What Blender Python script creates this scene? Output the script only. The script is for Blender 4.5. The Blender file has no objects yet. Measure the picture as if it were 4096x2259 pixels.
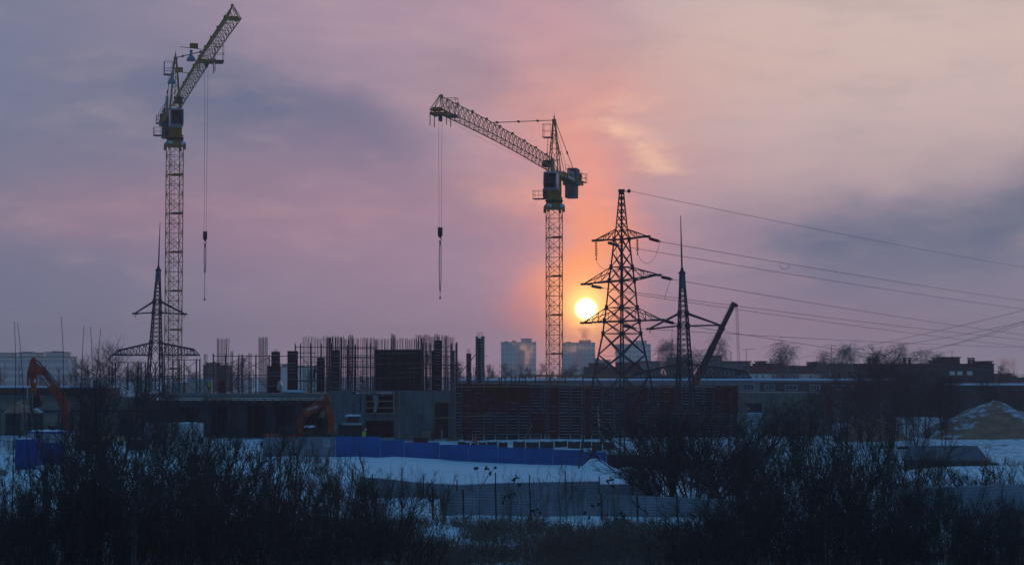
import bpy, math, random
from mathutils import Vector, Matrix
R = math.radians
scene = bpy.context.scene
col = scene.collection
F = 7600.0; CU, CV, HOR = 2048.0, 1129.5, 1480.0
H = 10.0
PIT = math.atan((HOR - CV) / F)
CP, SP = math.cos(PIT), math.sin(PIT)

def P(u, v, Y):
    """world point at distance Y seen in the direction of photo pixel (u, v)"""
    dx, dy = (u - CU) / F, -(v - CV) / F
    d = Vector((dx, CP - dy * SP, SP + dy * CP))
    t = Y / d.y
    return Vector((d.x * t, Y, H + d.z * t))
def PX(u, Y): return (u - CU) / F * Y / CP
def PZ(v, Y): return P(2048, v, Y).z

# ------------------------------------------------------------------ mesh builder
class MB:
    def __init__(s): s.v = []; s.f = []
    def add(s, vs, fs):
        n = len(s.v); s.v.extend(vs); s.f.extend([tuple(i + n for i in f) for f in fs])
    def bar(s, a, b, r, n=4, r2=None, cap=True):
        a = Vector(a); b = Vector(b); r2 = r if r2 is None else r2
        d = b - a
        if d.length < 1e-6: return
        d.normalize()
        ref = Vector((0, 0, 1)) if abs(d.z) < .9 else Vector((0, 1, 0))
        x = d.cross(ref).normalized(); y = d.cross(x)
        vs = []
        off = math.pi / 4 if n == 4 else 0
        for c, rr in ((a, r), (b, r2)):
            for i in range(n):
                t = off + 2 * math.pi * i / n
                vs.append(tuple(c + x * (math.cos(t) * rr) + y * (math.sin(t) * rr)))
        fs = [(i, (i + 1) % n, n + (i + 1) % n, n + i) for i in range(n)]
        if cap and n > 3: fs += [tuple(range(n))[::-1], tuple(range(n, 2 * n))]
        s.add(vs, fs)
    def tube(s, pts, r, n=4):
        for a, b in zip(pts[:-1], pts[1:]): s.bar(a, b, r, n)
    def box(s, x0, x1, y0, y1, z0, z1):
        vs = [(x, y, z) for z in (z0, z1) for y in (y0, y1) for x in (x0, x1)]
        s.add(vs, [(0, 2, 3, 1), (4, 5, 7, 6), (0, 1, 5, 4), (2, 6, 7, 3), (0, 4, 6, 2), (1, 3, 7, 5)])
    def obox(s, c, hx, hy, hz):
        c, hx, hy, hz = Vector(c), Vector(hx), Vector(hy), Vector(hz)
        vs = [tuple(c + hx * i + hy * j + hz * k) for k in (-1, 1) for j in (-1, 1) for i in (-1, 1)]
        s.add(vs, [(0, 2, 3, 1), (4, 5, 7, 6), (0, 1, 5, 4), (2, 6, 7, 3), (0, 4, 6, 2), (1, 3, 7, 5)])
    def beam(s, a, b, w, h, up=(0, 0, 1)):
        a, b = Vector(a), Vector(b); d = b - a; L = d.length; d.normalize()
        x = d.cross(Vector(up))
        if x.length < 1e-4: x = d.cross(Vector((0, 1, 0)))
        x.normalize(); y = x.cross(d)
        s.obox((a + b) / 2, d * L / 2, x * w / 2, y * h / 2)
    def prism(s, poly, vec):
        """poly: list of 3d points, extruded by vec"""
        n = len(poly); vec = Vector(vec)
        vs = [tuple(Vector(p)) for p in poly] + [tuple(Vector(p) + vec) for p in poly]
        s.add(vs, [tuple(range(n))[::-1], tuple(range(n, 2 * n))] + [(i, (i + 1) % n, n + (i + 1) % n, n + i) for i in range(n)])
    def rect(s, u0, v0, u1, v1, Y, dep):
        a, b = P(u0, v1, Y), P(u1, v0, Y)
        s.box(a.x, b.x, Y, Y + dep, a.z, b.z)
    def pxpoly(s, pts, Y, t):
        s.prism([P(u, v, Y) - Vector((0, t / 2, 0)) for u, v in pts], (0, t, 0))
    def lathe(s, c, prof, n=12, axis=(0, 0, 1)):
        c = Vector(c); d = Vector(axis).normalized()
        ref = Vector((0, 0, 1)) if abs(d.z) < .9 else Vector((0, 1, 0))
        x = d.cross(ref).normalized(); y = d.cross(x)
        vs = []
        for h, r in prof:
            for i in range(n):
                t = 2 * math.pi * i / n
                vs.append(tuple(c + d * h + x * (math.cos(t) * r) + y * (math.sin(t) * r)))
        m = len(prof)
        fs = [(k * n + i, k * n + (i + 1) % n, (k + 1) * n + (i + 1) % n, (k + 1) * n + i) for k in range(m - 1) for i in range(n)]
        fs += [tuple(range(n))[::-1], tuple(range((m - 1) * n, m * n))]
        s.add(vs, fs)
    def blob(s, c, rx, ry, rz, seg=8, rings=5, rng=None, j=.0):
        c = Vector(c); vs = [tuple(c + Vector((0, 0, -rz)))]
        for k in range(1, rings):
            t = math.pi * k / rings
            for i in range(seg):
                p = 2 * math.pi * i / seg; q = 1 + (rng.uniform(-j, j) if rng else 0)
                vs.append(tuple(c + Vector((rx * math.sin(t) * math.cos(p) * q, ry * math.sin(t) * math.sin(p) * q, -rz * math.cos(t) * q))))
        vs.append(tuple(c + Vector((0, 0, rz)))); fs = []
        for i in range(seg): fs.append((0, 1 + (i + 1) % seg, 1 + i))
        for k in range(rings - 2):
            for i in range(seg):
                a = 1 + k * seg; b = a + seg
                fs.append((a + i, a + (i + 1) % seg, b + (i + 1) % seg, b + i))
        a = 1 + (rings - 2) * seg; t = len(vs) - 1
        for i in range(seg): fs.append((a + i, a + (i + 1) % seg, t))
        s.add(vs, fs)
    def mesh(s, name, mat, off=(0, 0, 0), smooth=False):
        me = bpy.data.meshes.new(name)
        ox, oy, oz = off
        me.from_pydata([(p[0] - ox, p[1] - oy, p[2] - oz) for p in s.v], [], s.f)
        if mat: me.materials.append(mat)
        if smooth: me.polygons.foreach_set('use_smooth', [True] * len(me.polygons))
        me.update(); return me
    def build(s, name, mat, parent=None, local=False, smooth=False):
        """one object; under a parent the mesh keeps world positions unless local"""
        if not s.v: return None
        if parent is None:
            if local: off = Vector((0, 0, 0))
            else:
                xs = [p[0] for p in s.v]; ys = [p[1] for p in s.v]
                off = Vector(((min(xs) + max(xs)) / 2, (min(ys) + max(ys)) / 2, min(p[2] for p in s.v)))
            o = bpy.data.objects.new(name, s.mesh(name, mat, off, smooth)); o.location = off
        else:
            off = Vector((0, 0, 0)) if local else root_loc(parent)
            o = bpy.data.objects.new(name, s.mesh(name, mat, off, smooth)); o.parent = parent
        col.objects.link(o); return o

def root_loc(o):
    p = Vector((0, 0, 0))
    while o is not None:
        p += o.location; o = o.parent
    return p
def tag(o, label=None, cat=None, group=None, kind=None):
    if label: o['label'] = label
    if cat: o['category'] = cat
    if group: o['group'] = group
    if kind: o['kind'] = kind
    return o
def thing(name, label, cat, loc=(0, 0, 0), rz=0, group=None):
    o = bpy.data.objects.new(name, None); col.objects.link(o)
    o.empty_display_size = .3
    o.location = loc; o.rotation_euler = (0, 0, rz)
    return tag(o, label, cat, group)
def copy_tree(o, parent=None):
    c = o.copy(); col.objects.link(c); c.parent = parent
    for ch in list(o.children): copy_tree(ch, c)
    return c
def single(mb, name, mat, label, cat, group=None, smooth=False):
    return tag(mb.build(name, mat, smooth=smooth), label, cat, group)

def text_mesh(name, cu, m):
    o = bpy.data.objects.new(name, cu); col.objects.link(o)
    bpy.context.view_layer.update()
    me = bpy.data.meshes.new_from_object(o.evaluated_get(bpy.context.evaluated_depsgraph_get()))
    bpy.data.objects.remove(o); me.materials.clear(); me.materials.append(m)
    n = bpy.data.objects.new(name, me); col.objects.link(n); return n
def lettering(body, size, p, xax, nrm, m, parent, bold=.012):
    cu = bpy.data.curves.new('lettering', 'FONT'); cu.body = body; cu.size = size; cu.align_x = 'CENTER'; cu.align_y = 'CENTER'; cu.extrude = .008; cu.offset = bold * size
    t = text_mesh('lettering', cu, m); x = Vector(xax).normalized(); n = Vector(nrm).normalized(); y = n.cross(x)
    mt = Matrix((x, y, n)).transposed().to_4x4(); mt.translation = Vector(p) - root_loc(parent); t.parent = parent; t.matrix_local = mt
    return t
# ------------------------------------------------------------------ materials
def nd(nt, t, **k):
    n = nt.nodes.new(t)
    for a, b in k.items(): setattr(n, a, b)
    return n
def setin(nt, n, key, val):
    if isinstance(val, bpy.types.NodeSocket): nt.links.new(val, n.inputs[key])
    else: n.inputs[key].default_value = val
def mth(nt, op, a, b=0.0, clamp=False):
    n = nd(nt, 'ShaderNodeMath', operation=op, use_clamp=clamp)
    setin(nt, n, 0, a); setin(nt, n, 1, b); return n.outputs[0]
def mix(nt, f, a, b, blend='MIX'):
    n = nd(nt, 'ShaderNodeMix', data_type='RGBA', blend_type=blend)
    setin(nt, n, 0, f)
    setin(nt, n, 6, a if isinstance(a, bpy.types.NodeSocket) else (*a, 1))
    setin(nt, n, 7, b if isinstance(b, bpy.types.NodeSocket) else (*b, 1))
    return n.outputs[2]
def rng_map(nt, x, a, b, c=0., d=1., smooth=True):
    n = nd(nt, 'ShaderNodeMapRange', interpolation_type='SMOOTHSTEP' if smooth else 'LINEAR')
    setin(nt, n, 0, x)
    for i, q in enumerate((a, b, c, d)): n.inputs[i + 1].default_value = q
    return n.outputs[0]
MATS = {}
def mat(name, c, rough=.8, var=.25, scale=1.5, metal=0., c2=None, f2=.5, bump=0., stretch=(1, 1, 1), spec=.3, joints=None):
    if name in MATS: return MATS[name]
    m = bpy.data.materials.new(name); m.use_nodes = True; nt = m.node_tree; nt.nodes.clear()
    out = nd(nt, 'ShaderNodeOutputMaterial'); b = nd(nt, 'ShaderNodeBsdfPrincipled')
    nt.links.new(b.outputs[0], out.inputs[0])
    b.inputs['Roughness'].default_value = rough; b.inputs['Metallic'].default_value = metal
    b.inputs['Specular IOR Level'].default_value = spec
    tc = nd(nt, 'ShaderNodeTexCoord'); mp = nd(nt, 'ShaderNodeMapping')
    mp.inputs['Scale'].default_value = stretch
    nt.links.new(tc.outputs['Object'], mp.inputs[0])
    n1 = nd(nt, 'ShaderNodeTexNoise'); n1.inputs['Scale'].default_value = scale; n1.inputs['Detail'].default_value = 5
    nt.links.new(mp.outputs[0], n1.inputs[0])
    f = rng_map(nt, n1.outputs[0], .3, .7)
    dark = tuple(x * (1 - var) for x in c); lite = tuple(min(1, x * (1 + var)) for x in c)
    cc = mix(nt, f, dark, lite)
    if c2:
        n2 = nd(nt, 'ShaderNodeTexNoise'); n2.inputs['Scale'].default_value = scale * .45; n2.inputs['Detail'].default_value = 7
        n2.inputs['Roughness'].default_value = .65
        nt.links.new(mp.outputs[0], n2.inputs[0])
        cc = mix(nt, rng_map(nt, n2.outputs[0], f2, f2 + .12), cc, c2)
    nt.links.new(cc, b.inputs['Base Color'])
    if joints:
        sp = nd(nt, 'ShaderNodeSeparateXYZ'); cb = nd(nt, 'ShaderNodeCombineXYZ'); nt.links.new(tc.outputs['Object'], sp.inputs[0]); nt.links.new(sp.outputs[0], cb.inputs[0]); nt.links.new(sp.outputs[2], cb.inputs[1])
        bk = nd(nt, 'ShaderNodeTexBrick'); nt.links.new(cb.outputs[0], bk.inputs[0]); bk.inputs['Scale'].default_value = 1; bk.inputs['Brick Width'].default_value = joints[0]; bk.inputs['Row Height'].default_value = joints[1]
        bk.inputs['Mortar Size'].default_value = .035; bk.offset = 0; bk.inputs['Color1'].default_value = (1, 1, 1, 1); bk.inputs['Color2'].default_value = (.80, .82, .84, 1); bk.inputs['Mortar'].default_value = (.55, .57, .6, 1)
        cc = mix(nt, 1.0, cc, bk.outputs[0], 'MULTIPLY')
        st = nd(nt, 'ShaderNodeTexNoise'); m3 = nd(nt, 'ShaderNodeMapping'); m3.inputs['Scale'].default_value = (2.2, 2.2, .12); nt.links.new(tc.outputs['Object'], m3.inputs[0]); nt.links.new(m3.outputs[0], st.inputs[0]); st.inputs['Detail'].default_value = 6
        cc = mix(nt, rng_map(nt, st.outputs[0], .52, .75, 0, .6), cc, tuple(x * .45 for x in c))
    if joints: nt.links.new(cc, b.inputs['Base Color'])
    if bump:
        bp = nd(nt, 'ShaderNodeBump'); bp.inputs['Strength'].default_value = bump; bp.inputs['Distance'].default_value = .1
        nt.links.new(n1.outputs[0], bp.inputs['Height']); nt.links.new(bp.outputs[0], b.inputs['Normal'])
    MATS[name] = m; return m

M_snow = mat('snow', (.62, .74, .9), .7, .06, .5, bump=.3)
M_steel = mat('galvanised_steel', (.055, .055, .06), .75, .3, 2, c2=(.075, .06, .05), f2=.55)
M_cap = mat('weathered_zinc', (.14, .15, .17), .7, .3, 3)
M_yel = mat('yellow_crane_paint', (.46, .21, .045), .6, .25, 1.2, c2=(.2, .11, .035), f2=.6)
M_cab = mat('pale_cab_paint', (.46, .42, .40), .5, .1, 2)
M_glass = mat('dark_cab_glass', (.012, .016, .022), .15, .3, 2, spec=.6)
M_blueg = mat('blue_grey_paint', (.12, .11, .10), .6, .2, 2)
M_ball = mat('counterweight_concrete', (.17, .155, .15), .8, .15, 2)
M_cable = mat('steel_rope', (.07, .065, .06), .7, .2, 2)
M_wire = mat('aluminium_conductor', (.10, .10, .105), .6, .2, 2)
M_insul = mat('glass_insulator', (.15, .18, .18), .3, .2, 4)
M_insd = mat('dark_insulator', (.03, .03, .033), .4, .2, 4)
M_conc = mat('raw_concrete', (.135, .165, .17), .9, .2, .9, c2=(.08, .098, .105), f2=.55, bump=.15, stretch=(1, 1, .35), joints=(1.2, 3.1))
M_concd = mat('dark_raw_concrete', (.062, .078, .082), .9, .3, .8, c2=(.05, .065, .075), f2=.5, stretch=(1, 1, .3))
M_beige = mat('ochre_stained_concrete', (.23, .205, .16), .9, .16, .6, c2=(.165, .18, .18), f2=.52, joints=(1.5, 3.0))
M_slab = mat('slab_concrete', (.15, .175, .185), .9, .2, 1)
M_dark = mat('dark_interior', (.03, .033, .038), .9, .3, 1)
M_wood = mat('sawn_timber', (.33, .22, .115), .8, .25, 2, stretch=(1, 1, .2))
M_board = mat('scaffold_board', (.17, .13, .09), .85, .3, 2)
M_tubes = mat('scaffold_tube', (.055, .065, .085), .6, .3, 2)
M_rebar = mat('rusty_rebar', (.075, .05, .042), .85, .3, 3)
M_red = mat('red_formwork_paint', (.21, .022, .022), .7, .35, 1.2, c2=(.06, .02, .02), f2=.55)
M_grey = mat('grey_formwork_steel', (.13, .155, .175), .7, .25, 1.5)
M_ply = mat('dark_plywood', (.03, .026, .026), .85, .35, 1)
M_plyr = mat('red_brown_plywood', (.085, .022, .022), .85, .35, 1)
M_fblue = mat('blue_fence_paint', (.0, .135, .40), .8, .12, .6)
M_fnavy = mat('navy_fence_paint', (.004, .026, .07), .6, .2, .8)
M_fgrey = mat('grey_sheet_metal', (.23, .25, .29), .6, .2, .5, c2=(.17, .185, .21), f2=.55)
M_post = mat('rusty_post', (.05, .04, .038), .85, .3, 3)
M_exc = mat('orange_machine_paint', (.37, .05, .016), .6, .3, 1.6, c2=(.10, .03, .02), f2=.53)
M_excd = mat('dark_machine_iron', (.025, .025, .027), .7, .3, 2)
M_chrome = mat('piston_chrome', (.55, .58, .62), .25, .05, 2, metal=.6)
M_white = mat('white_paint', (.62, .64, .66), .6, .08, 2)
M_hut = mat('hut_panel', (.38, .40, .40), .7, .12, 1)
M_hblue = mat('hut_blue_paint', (.01, .06, .26), .6, .15, 1)
M_bark = mat('dark_bark', (.032, .026, .023), .9, .3, 4)
M_twig = mat('twig_bark', (.05, .037, .031), .9, .3, 4)
M_brown = mat('brown_twig', (.06, .046, .044), .9, .3, 3)
M_birch = mat('birch_bark', (.32, .32, .32), .8, .4, 3, c2=(.06, .06, .06), f2=.6)
M_bcrown = mat('birch_twig', (.24, .19, .17), .9, .25, 2)
M_weed = mat('dry_weed', (.165, .11, .085), .9, .35, 3)
M_seed = mat('dry_seed_head', (.05, .036, .03), .9, .3, 6)
M_sand = mat('sand', (.17, .12, .085), .95, .2, .5, bump=.4)
M_brick = mat('red_brick_wall', (.17, .075, .06), .9, .15, .3)
M_brickd = mat('dark_brick_wall', (.085, .065, .065), .9, .15, .3)
M_panel = mat('grey_panel_wall', (.24, .215, .21), .9, .1, .12)
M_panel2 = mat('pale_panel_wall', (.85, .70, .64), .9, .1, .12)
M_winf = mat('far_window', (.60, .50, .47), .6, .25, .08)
M_win = mat('window_glass', (.05, .06, .075), .3, .2, .5)
M_frame = mat('white_window_frame', (.45, .47, .5), .6, .05, 1)
M_roof = mat('roof_felt', (.06, .06, .065), .9, .2, .5)
M_tile = mat('dark_block', (.05, .05, .05), .9, .3, 2)
M_shed = mat('grey_green_roof', (.06, .105, .14), 1., .15, .8, spec=.05)
M_lime = mat('lime_vest', (.38, .62, .03), .7, .08, 4)
M_orv = mat('orange_vest', (.85, .13, .03), .7, .08, 4)
M_hred = mat('red_helmet', (.4, .03, .03), .4, .05, 4)
M_hwh = mat('white_helmet', (.75, .75, .75), .4, .05, 4)
M_hor = mat('orange_helmet', (.6, .1, .03), .4, .05, 4)
M_yel2 = mat('yellow_machine_paint', (.4, .22, .03), .6, .2, 1.5)
M_sheet = mat('plastic_sheet', (.35, .4, .45), .5, .2, 1)
M_sign = mat('blue_sign_plate', (.03, .12, .35), .5, .1, 2)
# ------------------------------------------------------------------ camera
cam = bpy.data.cameras.new('camera'); co = bpy.data.objects.new('camera', cam); col.objects.link(co)
cam.sensor_width = 36; cam.lens = F / 4096 * 36; cam.clip_start = 1; cam.clip_end = 20000
co.location = (0, 0, H); co.rotation_euler = (math.pi / 2 + PIT, 0, 0)
scene.camera = co
scene.view_settings.view_transform = 'Standard'; scene.view_settings.look = 'None'
scene.view_settings.exposure = 0; scene.view_settings.gamma = 1
scene.cycles.use_denoising = True
scene.cycles.max_bounces = 5; scene.cycles.diffuse_bounces = 2; scene.cycles.volume_bounces = 0
scene.cycles.transparent_max_bounces = 6
scene.cycles.sample_clamp_indirect = 2.0
scene.cycles.sample_clamp_direct = 6.0

# ------------------------------------------------------------------ sky
SUN_A = math.degrees(math.atan((2344 - CU) / F)); SUN_E = math.degrees(math.atan((HOR - 1236) / F))
W = bpy.data.worlds.new('World'); scene.world = W; W.use_nodes = True
nt = W.node_tree; nt.nodes.clear()
def build_world():
    out = nd(nt, 'ShaderNodeOutputWorld')
    tc = nd(nt, 'ShaderNodeTexCoord'); sep = nd(nt, 'ShaderNodeSeparateXYZ')
    nrm = nd(nt, 'ShaderNodeVectorMath', operation='NORMALIZE')
    nt.links.new(tc.outputs['Generated'], nrm.inputs[0]); nt.links.new(nrm.outputs[0], sep.inputs[0])
    X, Y, Z = sep.outputs
    A = mth(nt, 'MULTIPLY', mth(nt, 'ARCTAN2', X, Y), 57.29578)     # azimuth, degrees from north
    E = mth(nt, 'MULTIPLY', mth(nt, 'ARCSINE', Z), 57.29578)        # elevation, degrees
    def noise(scale, seed, det=4, st=(1, 1, 1)):
        mp = nd(nt, 'ShaderNodeMapping'); mp.inputs['Location'].default_value = (seed, seed * 1.7, seed * .3); mp.inputs['Scale'].default_value = st
        nt.links.new(nrm.outputs[0], mp.inputs[0])
        n = nd(nt, 'ShaderNodeTexNoise'); n.inputs['Scale'].default_value = scale; n.inputs['Detail'].default_value = det
        n.inputs['Roughness'].default_value = .55
        nt.links.new(mp.outputs[0], n.inputs[0]); return n
    # soft turbulence moves the cloud edges about
    n1 = noise(8, 3.1, 8, (1, 1, 2.2)); sp = nd(nt, 'ShaderNodeSeparateColor'); nt.links.new(n1.outputs['Color'], sp.inputs[0])
    Aw = mth(nt, 'ADD', A, mth(nt, 'MULTIPLY', mth(nt, 'SUBTRACT', sp.outputs[0], .5), 6.0))
    Ew = mth(nt, 'ADD', E, mth(nt, 'MULTIPLY', mth(nt, 'SUBTRACT', sp.outputs[1], .5), 3.4))
    cw = nd(nt, 'ShaderNodeCombineXYZ'); nt.links.new(Aw, cw.inputs[0]); nt.links.new(Ew, cw.inputs[1])
    cs = nd(nt, 'ShaderNodeCombineXYZ'); nt.links.new(A, cs.inputs[0]); nt.links.new(E, cs.inputs[1])
    def blob(a, e, sa, se, rot=0, warp=True):
        mp = nd(nt, 'ShaderNodeMapping', vector_type='TEXTURE')
        mp.inputs['Location'].default_value = (a, e, 0); mp.inputs['Rotation'].default_value = (0, 0, R(rot)); mp.inputs['Scale'].default_value = (sa, se, 1)
        nt.links.new((cw if warp else cs).outputs[0], mp.inputs[0])
        d = nd(nt, 'ShaderNodeVectorMath', operation='DOT_PRODUCT')
        nt.links.new(mp.outputs[0], d.inputs[0]); nt.links.new(mp.outputs[0], d.inputs[1])
        return mth(nt, 'EXPONENT', mth(nt, 'MULTIPLY', d.outputs['Value'], -1.0))
    def s2l(r, g, b):
        f = lambda c: (c / 255 / 12.92) if c / 255 <= .04045 else ((c / 255 + .055) / 1.055) ** 2.4
        return (f(r), f(g), f(b))
    def px(u, v): return math.degrees(math.atan((u - CU) / F)), math.degrees(math.atan((HOR - v) / F))
    # wide gradient of the veiled sky: mauve to the west side, warm towards the upper right
    lo = mix(nt, rng_map(nt, A, -16, 1), s2l(104, 112, 138), s2l(156, 130, 152))
    lo = mix(nt, rng_map(nt, A, 4, 16), lo, s2l(132, 126, 148))
    hi = mix(nt, rng_map(nt, A, -17, 1), s2l(118, 124, 150), s2l(180, 150, 166))
    hi = mix(nt, rng_map(nt, A, -1, 8), hi, s2l(206, 182, 178))
    c = mix(nt, rng_map(nt, E, 1.5, 9.5), lo, hi)
    SK = [  # px u, v, half widths in degrees, rotation, colour, weight
        (940, 450, 4.2, 1.35, -8, (86, 105, 135), .85), (450, 540, 3.0, 1.1, 0, (104, 114, 140), .45),
        (1450, 590, 3.0, 1.0, -22, (104, 110, 142), .75), (1950, 350, 2.6, 1.0, -18, (128, 116, 142), .7),
        (1600, 300, 3.4, .9, -8, (152, 134, 156), .45),
        (600, 800, 5.5, 1.3, 4, (154, 124, 142), .7), (1300, 900, 4.2, 1.6, 0, (158, 124, 146), .6),
        (1750, 800, 3.0, .9, 4, (158, 128, 148), .5),
        (2150, 260, 1.5, 3.0, -18, (206, 148, 156), .5),
        (2640, 300, 5.0, 1.6, 8, (210, 168, 160), .7), (3500, 120, 5.5, 1.6, 6, (208, 186, 180), .6),
        (2500, 560, 3.0, 1.2, -16, (216, 158, 152), .7),
        (2060, 780, 1.5, .5, 0, (214, 158, 150), .7), (2150, 860, 1.6, .5, 4, (205, 146, 146), .5),
        (3380, 1010, 3.4, 1.05, 16, (92, 106, 134), 1.0), (3980, 870, 3.2, 1.15, 24, (90, 105, 130), 1.0),
        (3700, 1000, 3.4, 1.0, 22, (108, 114, 138), .45), (2900, 1000, 1.4, .8, 10, (140, 122, 146), .5),
        (3900, 1180, 3.0, .9, 0, (130, 122, 140), .3),
        (3100, 1260, 4.5, .8, 0, (150, 122, 142), .4),
    ]
    for u, v, sa, se, ro, cc, w in SK:
        a, e = px(u, v)
        c = mix(nt, mth(nt, 'MULTIPLY', blob(a, e, sa, se, ro), w), c, s2l(*cc))
    # thin bright wisps above the sun
    wn = noise(34, 7.7, 6, (1, 1, 2.6)); wm = rng_map(nt, wn.outputs[0], .42, .68)
    for u, v, sa, se, ro, w in ((2590, 520, 1.4, .5, -24, .85), (2700, 640, 1.2, .4, -10, .6), (2420, 470, 1.0, .35, 10, .35), (2330, 800, 1.5, .6, 6, .5), (2050, 790, 1.2, .3, 6, .45)):
        a, e = px(u, v)
        c = mix(nt, mth(nt, 'MULTIPLY', mth(nt, 'MULTIPLY', blob(a, e, sa, se, ro), w), wm), c, s2l(255, 206, 172))
    # the sun's own glow through the veil: a tall pillar, a halo and the disc
    a, e = SUN_A, SUN_E
    for da, de, sa, se, cc, w in ((.0, 1.7, 2.0, 4.2, (226, 144, 146), .55), (.05, 2.3, 1.15, 2.9, (255, 160, 130), .95), (.05, .9, .8, 1.5, (255, 152, 92), .88), (0, -.3, 1.6, 1.2, (238, 128, 110), .7)):
        c = mix(nt, mth(nt, 'MULTIPLY', blob(a + da, e + de, sa, se, 0), w), c, s2l(*cc))
    # fine streaks drawn out along the wind
    st1 = noise(46, 2.2, 7, (.8, .8, 3.2)); st2 = noise(17, 9.4, 6, (.8, .8, 2.6))
    k = mth(nt, 'ADD', mth(nt, 'MULTIPLY', mth(nt, 'SUBTRACT', st1.outputs[0], .5), .22), mth(nt, 'MULTIPLY', mth(nt, 'SUBTRACT', st2.outputs[0], .5), .36))
    k = mth(nt, 'MULTIPLY', k, rng_map(nt, E, .5, 3.5, .3, 1))
    c = mix(nt, mth(nt, 'MAXIMUM', k, 0.0), c, s2l(240, 196, 178)); c = mix(nt, mth(nt, 'MAXIMUM', mth(nt, 'MULTIPLY', k, -1.5), 0.0), c, s2l(96, 98, 128))
    # the long low path through the air takes light away; the veil itself is brighter there
    gain = mth(nt, 'ADD', 1.05, mth(nt, 'MULTIPLY', .62, mth(nt, 'EXPONENT', mth(nt, 'MULTIPLY', mth(nt, 'MAXIMUM', E, 0.0), -.42))))
    vm = nd(nt, 'ShaderNodeVectorMath', operation='SCALE'); nt.links.new(c, vm.inputs[0]); nt.links.new(gain, vm.inputs['Scale']); c = vm.outputs[0]
    for sa, se, cc, w in ((1.05, 1.2, (2.0, .74, .24), .95), (.52, .56, (4.0, 1.9, .45), 1.0)):
        c = mix(nt, mth(nt, 'MULTIPLY', blob(a, e, sa, se, 0, False), w), c, cc)
    sd = nd(nt, 'ShaderNodeVectorMath', operation='DOT_PRODUCT'); nt.links.new(nrm.outputs[0], sd.inputs[0])
    sd.inputs[1].default_value = (math.sin(R(a)) * math.cos(R(e)), math.cos(R(a)) * math.cos(R(e)), math.sin(R(e)))
    disc = rng_map(nt, sd.outputs['Value'], math.cos(R(.38)), math.cos(R(.22)))
    c = mix(nt, disc, c, (7.0, 5.2, 2.3))
    # high up and behind the viewer the sky is plain blue dusk
    blue = mix(nt, rng_map(nt, Z, .1, .9), (.045, .088, .15), (.064, .205, .395))
    up = rng_map(nt, E, 12, 30); back = rng_map(nt, sd.outputs['Value'], .93, .55)
    c = mix(nt, mth(nt, 'MAXIMUM', up, back), c, blue)
    bg = nd(nt, 'ShaderNodeBackground'); nt.links.new(c, bg.inputs[0]); bg.inputs[1].default_value = 1.0
    sky = nd(nt, 'ShaderNodeTexSky', sky_type='NISHITA'); sky.sun_disc = False
    sky.sun_elevation = R(SUN_E); sky.sun_rotation = R(SUN_A); sky.air_density = 1.5; sky.dust_density = 3
    b2 = nd(nt, 'ShaderNodeBackground'); nt.links.new(sky.outputs[0], b2.inputs[0]); b2.inputs[1].default_value = NISH
    ad = nd(nt, 'ShaderNodeAddShader'); nt.links.new(bg.outputs[0], ad.inputs[0]); nt.links.new(b2.outputs[0], ad.inputs[1])
    nt.links.new(ad.outputs[0], out.inputs[0])
NISH = .0015
build_world()
W.cycles.sampling_method = 'MANUAL'; W.cycles.sample_map_resolution = 2048

sl = bpy.data.lights.new('sun', 'SUN'); sl.energy = .45; sl.angle = R(.55); sl.color = (1, .45, .2)
so = bpy.data.objects.new('sun', sl); col.objects.link(so)
sdv = Vector((math.sin(R(SUN_A)) * math.cos(R(SUN_E)), math.cos(R(SUN_A)) * math.cos(R(SUN_E)), math.sin(R(SUN_E))))
so.rotation_euler = sdv.to_track_quat('Z', 'Y').to_euler(); so.location = (0, 0, 300)

# ------------------------------------------------------------------ ground: one snow sheet to the horizon
def ss(a, b, x):
    t = max(0, min(1, (x - a) / (b - a))); return t * t * (3 - 2 * t)
from mathutils import noise as mnoise
MOUNDS = [  # x, y, sx, sy, h
    (PX(2392, 187), 187, 1.15, 2.0, 1.15), (PX(2352, 187), 187, .8, 1.6, .55), (PX(2520, 184), 184, 2.6, 3, .62), (PX(2700, 182), 183, 4, 3, .25),
    (PX(2600, 232), 232, 3.5, 3, .5), (PX(2900, 215), 215, 6, 5, .5), (PX(3000, 190), 190, 5, 5, .5),
    (PX(200, 172), 172, 4, 4, .7), (PX(60, 165), 165, 5, 5, .9), (PX(1150, 185), 185, 6, 4, .5), (PX(900, 185), 186, 4, 4, .5),
    (PX(4000, 175), 175, 7, 7, 1.0), (PX(3700, 172), 172, 6, 5, .9),
]
def gz(x, y):
    a = .95 * ss(170, 200, y) * ss(8, -17, x); b = .95 * ss(212, 240, y)
    z = max(a, b)
    if y < 330 and abs(x) < 90:
        for mx, my, sx, sy, h in MOUNDS:
            q = ((x - mx) / sx) ** 2 + ((y - my) / sy) ** 2
            if q < 9: z += h * math.exp(-q)
    z += .22 * mnoise.noise(Vector((x * .13, y * .10, 1))) + .10 * mnoise.noise(Vector((x * .32, y * .22, 3))) + .06 * mnoise.noise(Vector((x * .6, y * .35, 5)))
    if y < 100: z += min(8.3, .102 * max(0, 86 - y))
    return z
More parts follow.
